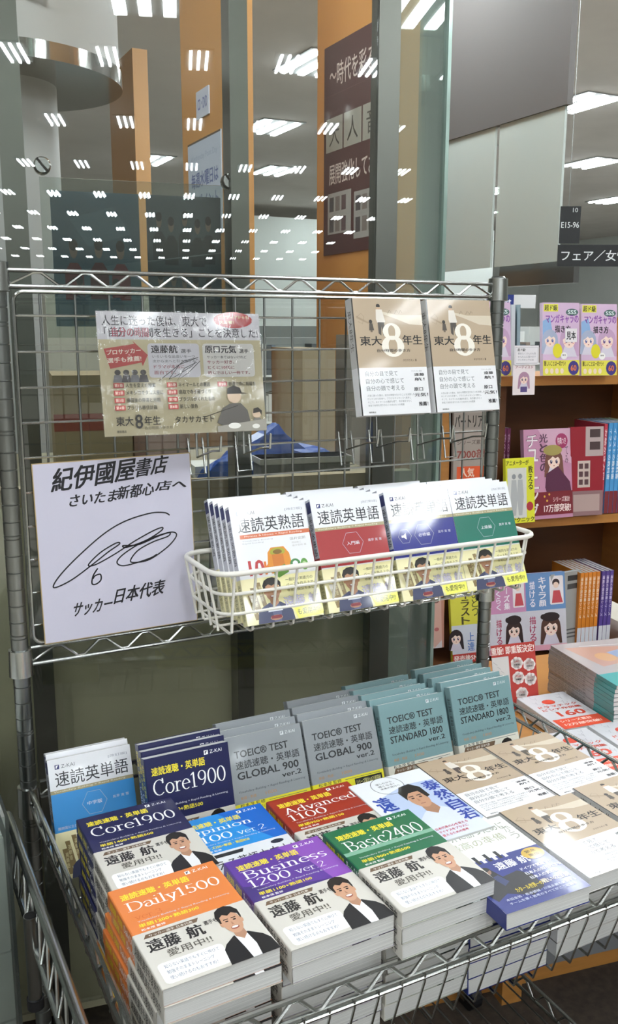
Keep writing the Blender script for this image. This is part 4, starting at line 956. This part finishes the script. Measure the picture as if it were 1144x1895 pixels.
def mag_spine(A):
    A.rect(0,0,1,1,'#9a9493'); A.rect(.72,0,1,1,'#2f8c8a'); A.text('イラスト作画資料集', .1,.25,.6,.75,'#5a5556')
mag = Proto(make_book('magazine', .19,.25,.0085,'#a8a2a2', mag_front, mag_spine, None, .7))
for i in range(12): mag.put(Matrix.Translation(BP(1.138+random.uniform(-.002,.002), .10+random.uniform(-.002,.002), .60+i*.0092)) @ Matrix.Rotation(-AB+R(-1), 4, 'Z'), f'grey and teal art magazine in the flat pile, {["lowest","second lowest","third lowest","fourth lowest","fifth lowest","sixth lowest","seventh lowest","eighth lowest","ninth lowest","tenth lowest","second from top","topmost"][i]}', 'magazine', 'art magazines in a flat pile')
mag2 = Proto(make_book('magazine', .15,.2,.011,'#c8b8bc', mag_front, lambda A: A.rect(0,0,1,1,'#c9a9b0'), None, .6))
for i in range(5): mag2.put(Matrix.Translation(BP(1.335, -.06, .60+i*.012)) @ Matrix.Rotation(-AB, 4, 'Z'), f'pink-edged booklet in the short pile at the right edge, {["lowest","second lowest","middle","second from top","topmost"][i]}', 'magazine', 'pink-edged booklets')

# ------------------------------------------------------------------ left neighbour: rail, tube, white cabinet with acrylic front
nb = empty('neighbour_rail', label='chrome side rails of the neighbouring rack left of the left post', cat='rail')
mb = MB(); mb.tube([(-.046,-.10,.735),(-.046,-.72,.735)], .0062, 10); mb.tube([(-.052,-.10,.67),(-.052,-.72,.67)], .004, 8)
for i in range(12): mb.tube([(-.048,-.14-.048*i,.733),(-.052,-.164-.048*i,.672),(-.048,-.188-.048*i,.733)], .002, 6)
kid('rails', mb.mesh('rails', chrome, True), nb)
tb = empty('chrome_tube', (-.056,-.318,.60), label='open-ended chrome tube standing in front of the neighbouring rail', cat='tube')
kid('tube', MB().tube([(0,0,.0),(0,0,.115)], .0085, 16).mesh('tube', chrome_dark, True), tb); kid('end_ring', MB().lathe([(.0105,-.012),(.0105,.002)], 14).mesh('ring', mat('black_rubber', '#17171a', .5), True), tb)
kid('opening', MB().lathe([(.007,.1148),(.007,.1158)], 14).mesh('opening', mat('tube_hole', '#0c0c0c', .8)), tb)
wc = empty('white_display_case', label='white display case with a clear acrylic front at the left edge', cat='case')
cw = mat('case_white', '#d4d5d1', .5)
kid('body', MB().box((-.5,-.248,0),(-.0735,.1,.79)).mesh('body', cw), wc)
for z0, z1 in ((.06,.28),(.284,.525),(.529,.626),(.63,.788)): kid('drawer', MB().box((-.498,-.252,z0),(-.0725,-.248,z1)).mesh('drawer', cw), wc)
kid('acrylic_panel', MB().box((-.52,-.266,.3),(-.0665,-.262,.822)).mesh('acrylic', acrylic), wc)
kid('acrylic_side', MB().box((-.0705,-.262,.3),(-.0665,-.02,.822)).mesh('acrylic_side', acrylic), wc)
kid('knob', MB().lathe([(.006,0),(.008,.012)], 14).mesh('knob', mat('dark_hole', '#2a2c2c', .7)), wc, (-.112,-.252,.575), (R(90),0,0))
bt = empty('wall_shelf_box', BP(-.14,.9,.0), RB, label='beige cabinet with a teal side seen left of the left post', cat='cabinet')
kid('body', MB().box((-.2,.0,.0),(.12,.3,1.22)).mesh('body', mat('beige_cabinet', '#a59a80', .6)), bt)

# ------------------------------------------------------------------ clutter on the counter behind the glass
bag = empty('blue_bag', BP(.55,.575,1.09), RB, label='crumpled blue plastic sheet lying on the counter behind the glass', cat='bag')
def blob(pts, top, m, name, seed):
    random.seed(seed); bm_ = bmesh.new(); bmesh.ops.create_icosphere(bm_, subdivisions=3, radius=1)
    for v in bm_.verts:
        n = 1+.16*math.sin(5*v.co.x+2*v.co.y)*math.cos(4*v.co.z+3*v.co.y)+random.uniform(-.035,.035)
        v.co = Vector((v.co.x*pts[0]*n, v.co.y*pts[1]*n, max(v.co.z*pts[2]*n, -.0)*(1+.5*math.exp(-((v.co.x*pts[0]-top)/.03)**2))))
    me = bpy.data.meshes.new(name); bm_.to_mesh(me); bm_.free(); me.materials.append(m); return me
kid('sheet', blob((.15,.05,.085), .01, mat('blue_plastic', '#1f4fa0', .35, 0, .3), 'sheet', 3), bag)
random.seed(11)
def clutter(name, u0,u1,v0,v1,z0,z1,m,label,cat,extra=None):
    e = empty(name, BP((u0+u1)/2,v0,z0), RB, label=label, cat=cat); a = (u1-u0)/2
    kid('body', MB().box((-a,0,0),(a,v1-v0,z1-z0)).mesh('body', m), e)
    if extra: extra(e, a, v1-v0, z1-z0)
    return e
def rimx(e, a, d, h):
    mb = MB()
    for i in range(22): mb.box((-a+.012+i*(2*a-.024)/22,-.002,h*.12),(-a+.012+(i+.55)*(2*a-.024)/22,0,h*.5))
    kid('grille', mb.mesh('grille', mat('dark_hole', '#2a2c2c', .7)), e); kid('rim', MB().box((-a-.004,-.004,h-.012),(a+.004,d,h)).mesh('rim', mat('grey_rim', '#b4b6b0', .4)), e)
clutter('grey_crate', .49,.685,.44,.51,1.091,1.152, mat('grey_plastic','#6d706c',.5),'grey perforated plastic crate with a pale rim behind the glass','crate',rimx)
def lidx(e, a, d, h): kid('lid', MB().box((-a-.006,-.006,h),(a+.006,d+.006,h+.012)).mesh('lid', mat('lid', '#a8a68f', .4)), e)
clutter('flat_case', .105,.30,.50,.62,1.091,1.125, mat('case_green','#8a8a70',.4),'flat greenish transparent case on the counter','case',lidx)
def tapes(e, a, d, h):
    kid('tape', MB().box((-a-.001,-.0015,h*.45),(a+.001,0,h*.62)).mesh('tape', mat('brown_tape','#7d3a30',.4)), e)
clutter('cardboard_box', .09,.26,.72,.95,1.091,1.315, mat('cardboard','#8d8064',.8),'brown cardboard box with red printing behind the glass','box',tapes)
clutter('cardboard_box', .27,.40,.78,.95,1.091,1.30, mat('cardboard_pink','#8f7569',.8),'pinkish cardboard box right of the brown one','box',tapes)
clutter('paper_stack', .38,.46,.60,.70,1.091,1.118, mat('white_paper','#cfcfc6',.8),'white stack of paper on the counter','paper')
def dr(e, a, d, h):
    for i in range(2): kid('label_strip', MB().box((-a*.6+i*a*.9,-.002,h*.55),(-a*.35+i*a*.9,0,h*.78)).mesh('label_strip', mat('white_paper','#cfcfc6',.8)), e)
clutter('beige_drawer_unit', .80,.90,1.16,1.5,0,1.36, mat('beige_unit','#a2957a',.6),'beige drawer unit behind the mesh left of the paperbacks','cabinet',dr)
clutter('grey_drawer_unit', .95,1.085,1.20,1.3,0,1.40, mat('grey_unit','#7c7a72',.45),'grey drawer unit directly left of the paperbacks','cabinet',dr)
clutter('white_cabinet', .10,.42,1.25,1.6,0,1.52, mat('white_unit','#a8a698',.5),'pale cabinet standing behind the counter at the left','cabinet',dr)
# acrylic poster holder on round steel fixings
ac = empty('acrylic_poster_frame', BP(.24,.33,1.5), RB, label='clear acrylic poster holder on round steel fixings behind the glass', cat='frame')
kid('front_sheet', MB().box((-.165,.03,-.10),(.165,.034,.175)).mesh('front_sheet', acrylic), ac)
for x in (-.16, .165):
    k = kid('fixing', MB().lathe([(.0135,-.012),(.0145,-.008),(.0145,.008),(.012,.012)], 18).mesh('fixing', mat('slotted_steel','#9a9c9a',.12,1), True), ac, (x,.0,.188 if x < 0 else .178), (R(90),0,0))
    kid('slot', MB().box((-.002,-.014,.0115),(.002,.014,.0128)).mesh('slot', mat('dark_hole', '#2a2c2c', .7)), k, (0,0,0), (0,0,R(40)))
def crowd(A, n, y, s, cols, skin='#a08476'):
    for i in range(n):
        x = .1+.8*(i+.5)/n+random.uniform(-.02,.02); c = cols[i % len(cols)]; yy = y+random.uniform(-.03,.03)
        A.poly([(x-s,yy+s*3.4),(x-s*.95,yy+s*1.5),(x-s*.4,yy+s*.9),(x+s*.4,yy+s*.9),(x+s*.95,yy+s*1.5),(x+s,yy+s*3.4)], c); A.ell(x,yy,s*.42,s*.62,skin,12); A.ell(x,yy-s*.3,s*.46,s*.4,'#2b2426',12)
def team(A): A.rect(0,0,1,1,'#4a6f86'); A.poly([(0,.6),(1,.5),(1,1),(0,1)],'#6f8b9c'); A.poly([(.2,.2),(.7,.1),(.9,.3),(.4,.4)],'#5d8296'); crowd(A,3,.42,.11,['#8f2f3a','#7a2a36','#96404a']); crowd(A,2,.68,.09,['#5a7488'])
def group_(A): A.rect(0,0,1,1,'#5b6672'); crowd(A,5,.2,.09,['#3a3f4a','#2f3540']); A.line([(0,.5),(1,.42)],.002,'#8c96a0'); crowd(A,5,.66,.09,['#3f4550','#353a46'])
for nm, u, wd, art, lb in (('team_poster', -.148, .155, team, 'blue poster of people in red in the acrylic holder'), ('group_poster', .02, .138, group_, 'dark grey poster of two rows of people in the acrylic holder')):
    e = card(nm, wd, .235, '#4a5c6c', art, Matrix.Translation(BP(.24+u,.374,1.42)) @ Matrix.Rotation(-AB,4,'Z') @ Matrix.Rotation(R(90),4,'X'), lb, 'poster')

# ------------------------------------------------------------------ shop interior behind the glass
orange = mat('orange_panel', '#c08a4c', .45, noise=(1.5, .03))
orange_d = mat('orange_panel_side', '#b97a3a', .45)
def room_box(name, x0,x1,y0,y1,z0,z1,m): return tag(link(name, MB().box((x0,y0,z0),(x1,y1,z1)).mesh(name, m)), kind='structure')
pb = room_box('wall_pillar_1', .861,.945,1.26,1.645,0,3.15, orange)
pa = room_box('wall_pillar_2', 1.223,1.30,3.372,3.82,0,2.78, mat('orange_pale', '#d6a063', .45))
pc = room_box('wall_pillar_3', 1.298,1.385,1.036,1.53,0,3.15, orange)
def side_card(name, X, y0, y1, z0, z1, col, art, label, cat='sign', t=.004):   # on a face looking to -X; reading left to right goes towards the camera
    m = Matrix(((0,0,-1),(-1,0,0),(0,1,0))).to_4x4(); m.translation = Vector((X-.0005, y1, z0))
    return card(name, y1-y0, z1-z0, col, art, m, label, cat, t, .4)
side_card('section_sign', .861, 1.392,1.50, 2.055,2.135,'#c9ccd8', lambda A: A.text('CD・DVD', .12,.3,.88,.7,'#5a5f9c',.02), 'small white sign on the near orange pillar')
def wed(A):
    A.rect(0,0,1,.02,'#5a4a3c'); A.text('Wednesday Point Day', .1,.14,.9,.22,'#9aa4bc'); A.text('毎週水曜日は', .1,.32,.92,.48,'#4a5a92',.03); A.text('Wポイント', .1,.55,.92,.72,'#4a5a92',.02); A.text('2倍デー', .2,.8,.85,.95,'#4a5a92',.02)
side_card('point_poster', .861, 1.30,1.585, 1.70,1.995,'#bcc4d2', wed, 'white poster with blue writing on the near orange pillar', 'poster')
def era(A):
    A.text('〜時代を彩る音楽〜', .1,.10,1.3,.21,'#cfc4bc',.0) if False else A.text('〜時代を彩る音', .1,.09,.98,.2,'#cfc4bc',.01)
    A.line([(0,.235),(1,.235)],.001,'#6a4a4c')
    for i, c in enumerate('大人音'): A.rect(.04+.32*i,.34,.34+.32*i,.5,'#9a9a90'); A.text(c, .1+.32*i,.365,.28+.32*i,.475,'#3f3c38',.0)
    A.text('展開強化しており', .1,.56,.98,.66,'#cfc4bc',.01)
    for x0, y0, x1, y1 in ((.08,.7,.5,.9),(.55,.72,.92,.94)):
        A.rect(x0,y0,x1,y1,'#9c9c98')
        for i in range(6): a = x0+.03+(i%3)*.11; b = y0+.02+(i//3)*.1; A.rect(a,b,a+.08,b+.07,('#4a464a','#77706c','#5c4a4e')[i%3])
side_card('brown_poster', 1.298, 1.10,1.472, 1.66,2.31,'#4c2e30', era, 'dark brown poster with pale lettering on the far orange pillar', 'poster')
# round drum with a steel ring, column inside
dm = empty('ceiling_drum', (.42,2.25,2.27), label='round white ceiling drum with a shiny steel ring and column below', cat='drum')
kid('drum', MB().lathe([(.395,.05),(.395,.87)], 48).mesh('drum', mat('drum_white', '#9f9d98', .55), True), dm)
kid('ring', MB().lathe([(.385,.0),(.405,.0),(.405,.055),(.385,.055)], 64).mesh('ring', mat('polished_ring','#b8bab6',.1,1), True), dm)
kid('underside', MB().lathe([(.384,.012),(.384,.03)], 48).mesh('underside', mat('drum_under','#77756e',.5)), dm)
kid('column', MB().lathe([(.17,-2.265),(.17,.012)], 32).mesh('column', mat('column_grey', '#9b9c99', .45), True), dm)
fb = empty('picture_frame', (.43,1.84,2.45), (0,0,R(-12)), label='thin dark blue rectangular frame high up on the drum', cat='frame')
mb = MB(); a = .07
for p in (((-a,-.004,0),(a,.004,.008)),((-a,-.004,.2),(a,.004,.208)),((-a,-.004,0),(-a+.008,.004,.208)),((a-.008,-.004,0),(a,.004,.208))): mb.box(*p)
kid('bars', mb.mesh('bars', mat('navy_metal','#2c2f62',.5)), fb)
# green glass partitions, reflection painted as a pale haze; grey boards on the right
veiled_glass = clear_mat('pale_green_glass', '#cfdcd4', 1.5, haze=.75)
tag(link('window_4', MB().box((2.44,1.60,1.69),(2.452,2.005,2.62)).mesh('pane', veiled_glass)), kind='structure')
tag(link('window_5', MB().box((2.44,2.035,1.69),(2.452,2.40,2.62)).mesh('pane', veiled_glass)), kind='structure')
room_box('trim_7', 2.43,2.46,1.58,2.7,2.285,3.15, mat('grey_bulkhead','#5f5c59',.7))
room_box('trim_8', 2.57,2.60,1.64,2.13,1.61,1.73, mat('dark_grey_board','#4c4c4a',.3,0,.5))
def face_m(x, y, z, deg): return Matrix.Translation((x,y,z)) @ Matrix.Rotation(R(deg),4,'Z') @ Matrix.Rotation(R(90),4,'X')
card('aisle_number_sign', .056,.098,'#16181a', lambda A: (A.text('E15-96', .06,.42,.94,.58,'#d8dcdc',.01), A.text('10', .6,.04,.85,.16,'#c0c4c4',.01)), face_m(1.60,.66,1.65,-27), 'upper black hanging sign with a white aisle number', 'sign', .004, 0)
card('aisle_topic_sign', .33,.058,'#121416', lambda A: A.text('フェア／女性アイドル', .03,.25,.97,.75,'#dfe2e2',.01), face_m(1.593,.655,1.588,-27), 'long black hanging sign with white Japanese lettering', 'sign', .004, 0)
sw = empty('sign_wire', (1.63,.66,1.75), label='thin wires holding the black hanging signs', cat='wire')
kid('wire', MB().tube([(0,0,0),(0,0,1.39)], .0008, 5).tube([(.18,-.09,-.1),(.18,-.09,1.39)], .0008, 5).mesh('wire', chrome_dark), sw)
# distant store furniture
whitem = mat('far_white','#d9dedb',.6); greym = mat('far_grey','#7d827f',.6)
for i, (x, y, wd, dp, h, m, lb) in enumerate(((2.6,5.2,1.6,.5,1.35,greym,'grey'),(4.6,5.4,1.8,.5,1.4,whitem,'pale'),(4.0,7.6,2.4,.5,1.45,greym,'dark grey far'),(7.4,6.4,2.0,.5,1.45,whitem,'pale far'),(1.2,5.0,.8,.4,1.42,greym,'narrow grey'),(5.2,3.6,1.4,.4,1.30,whitem,'nearest pale'))):
    e = empty('store_shelf', (x,y,0), label=f'{lb} store shelf unit with rows of goods deep in the shop', cat='shelf', group='store shelves deep in the shop')
    kid('body', MB().box((-wd/2,0,0),(wd/2,dp,h)).mesh('body', m), e)
    for r_ in range(3):
        mb = [MB() for _ in range(4)]
        xx = -wd/2+.03
        while xx < wd/2-.06:
            q = random.uniform(.02,.06); mb[random.randrange(4)].box((xx,-.12,.35+r_*.36),(xx+q*.9,0,.35+r_*.36+random.uniform(.16,.24))); xx += q
        for j, b in enumerate(mb):
            if b.v: tag(kid('goods', b.mesh('goods', mat('goods'+str(j), ('#4d5356','#8d7f74','#5c6a78','#b9bab4')[j], .5)), e), kind='stuff')
        kid('shelf_board', MB().box((-wd/2,-.13,.335+r_*.36),(wd/2,0,.35+r_*.36)).mesh('shelf_board', whitem), e)
room_box('wall_bright', 1.6,9.5,11.0,11.1,1.45,3.0, mat('lit_wall','#e4ebe6',.7))
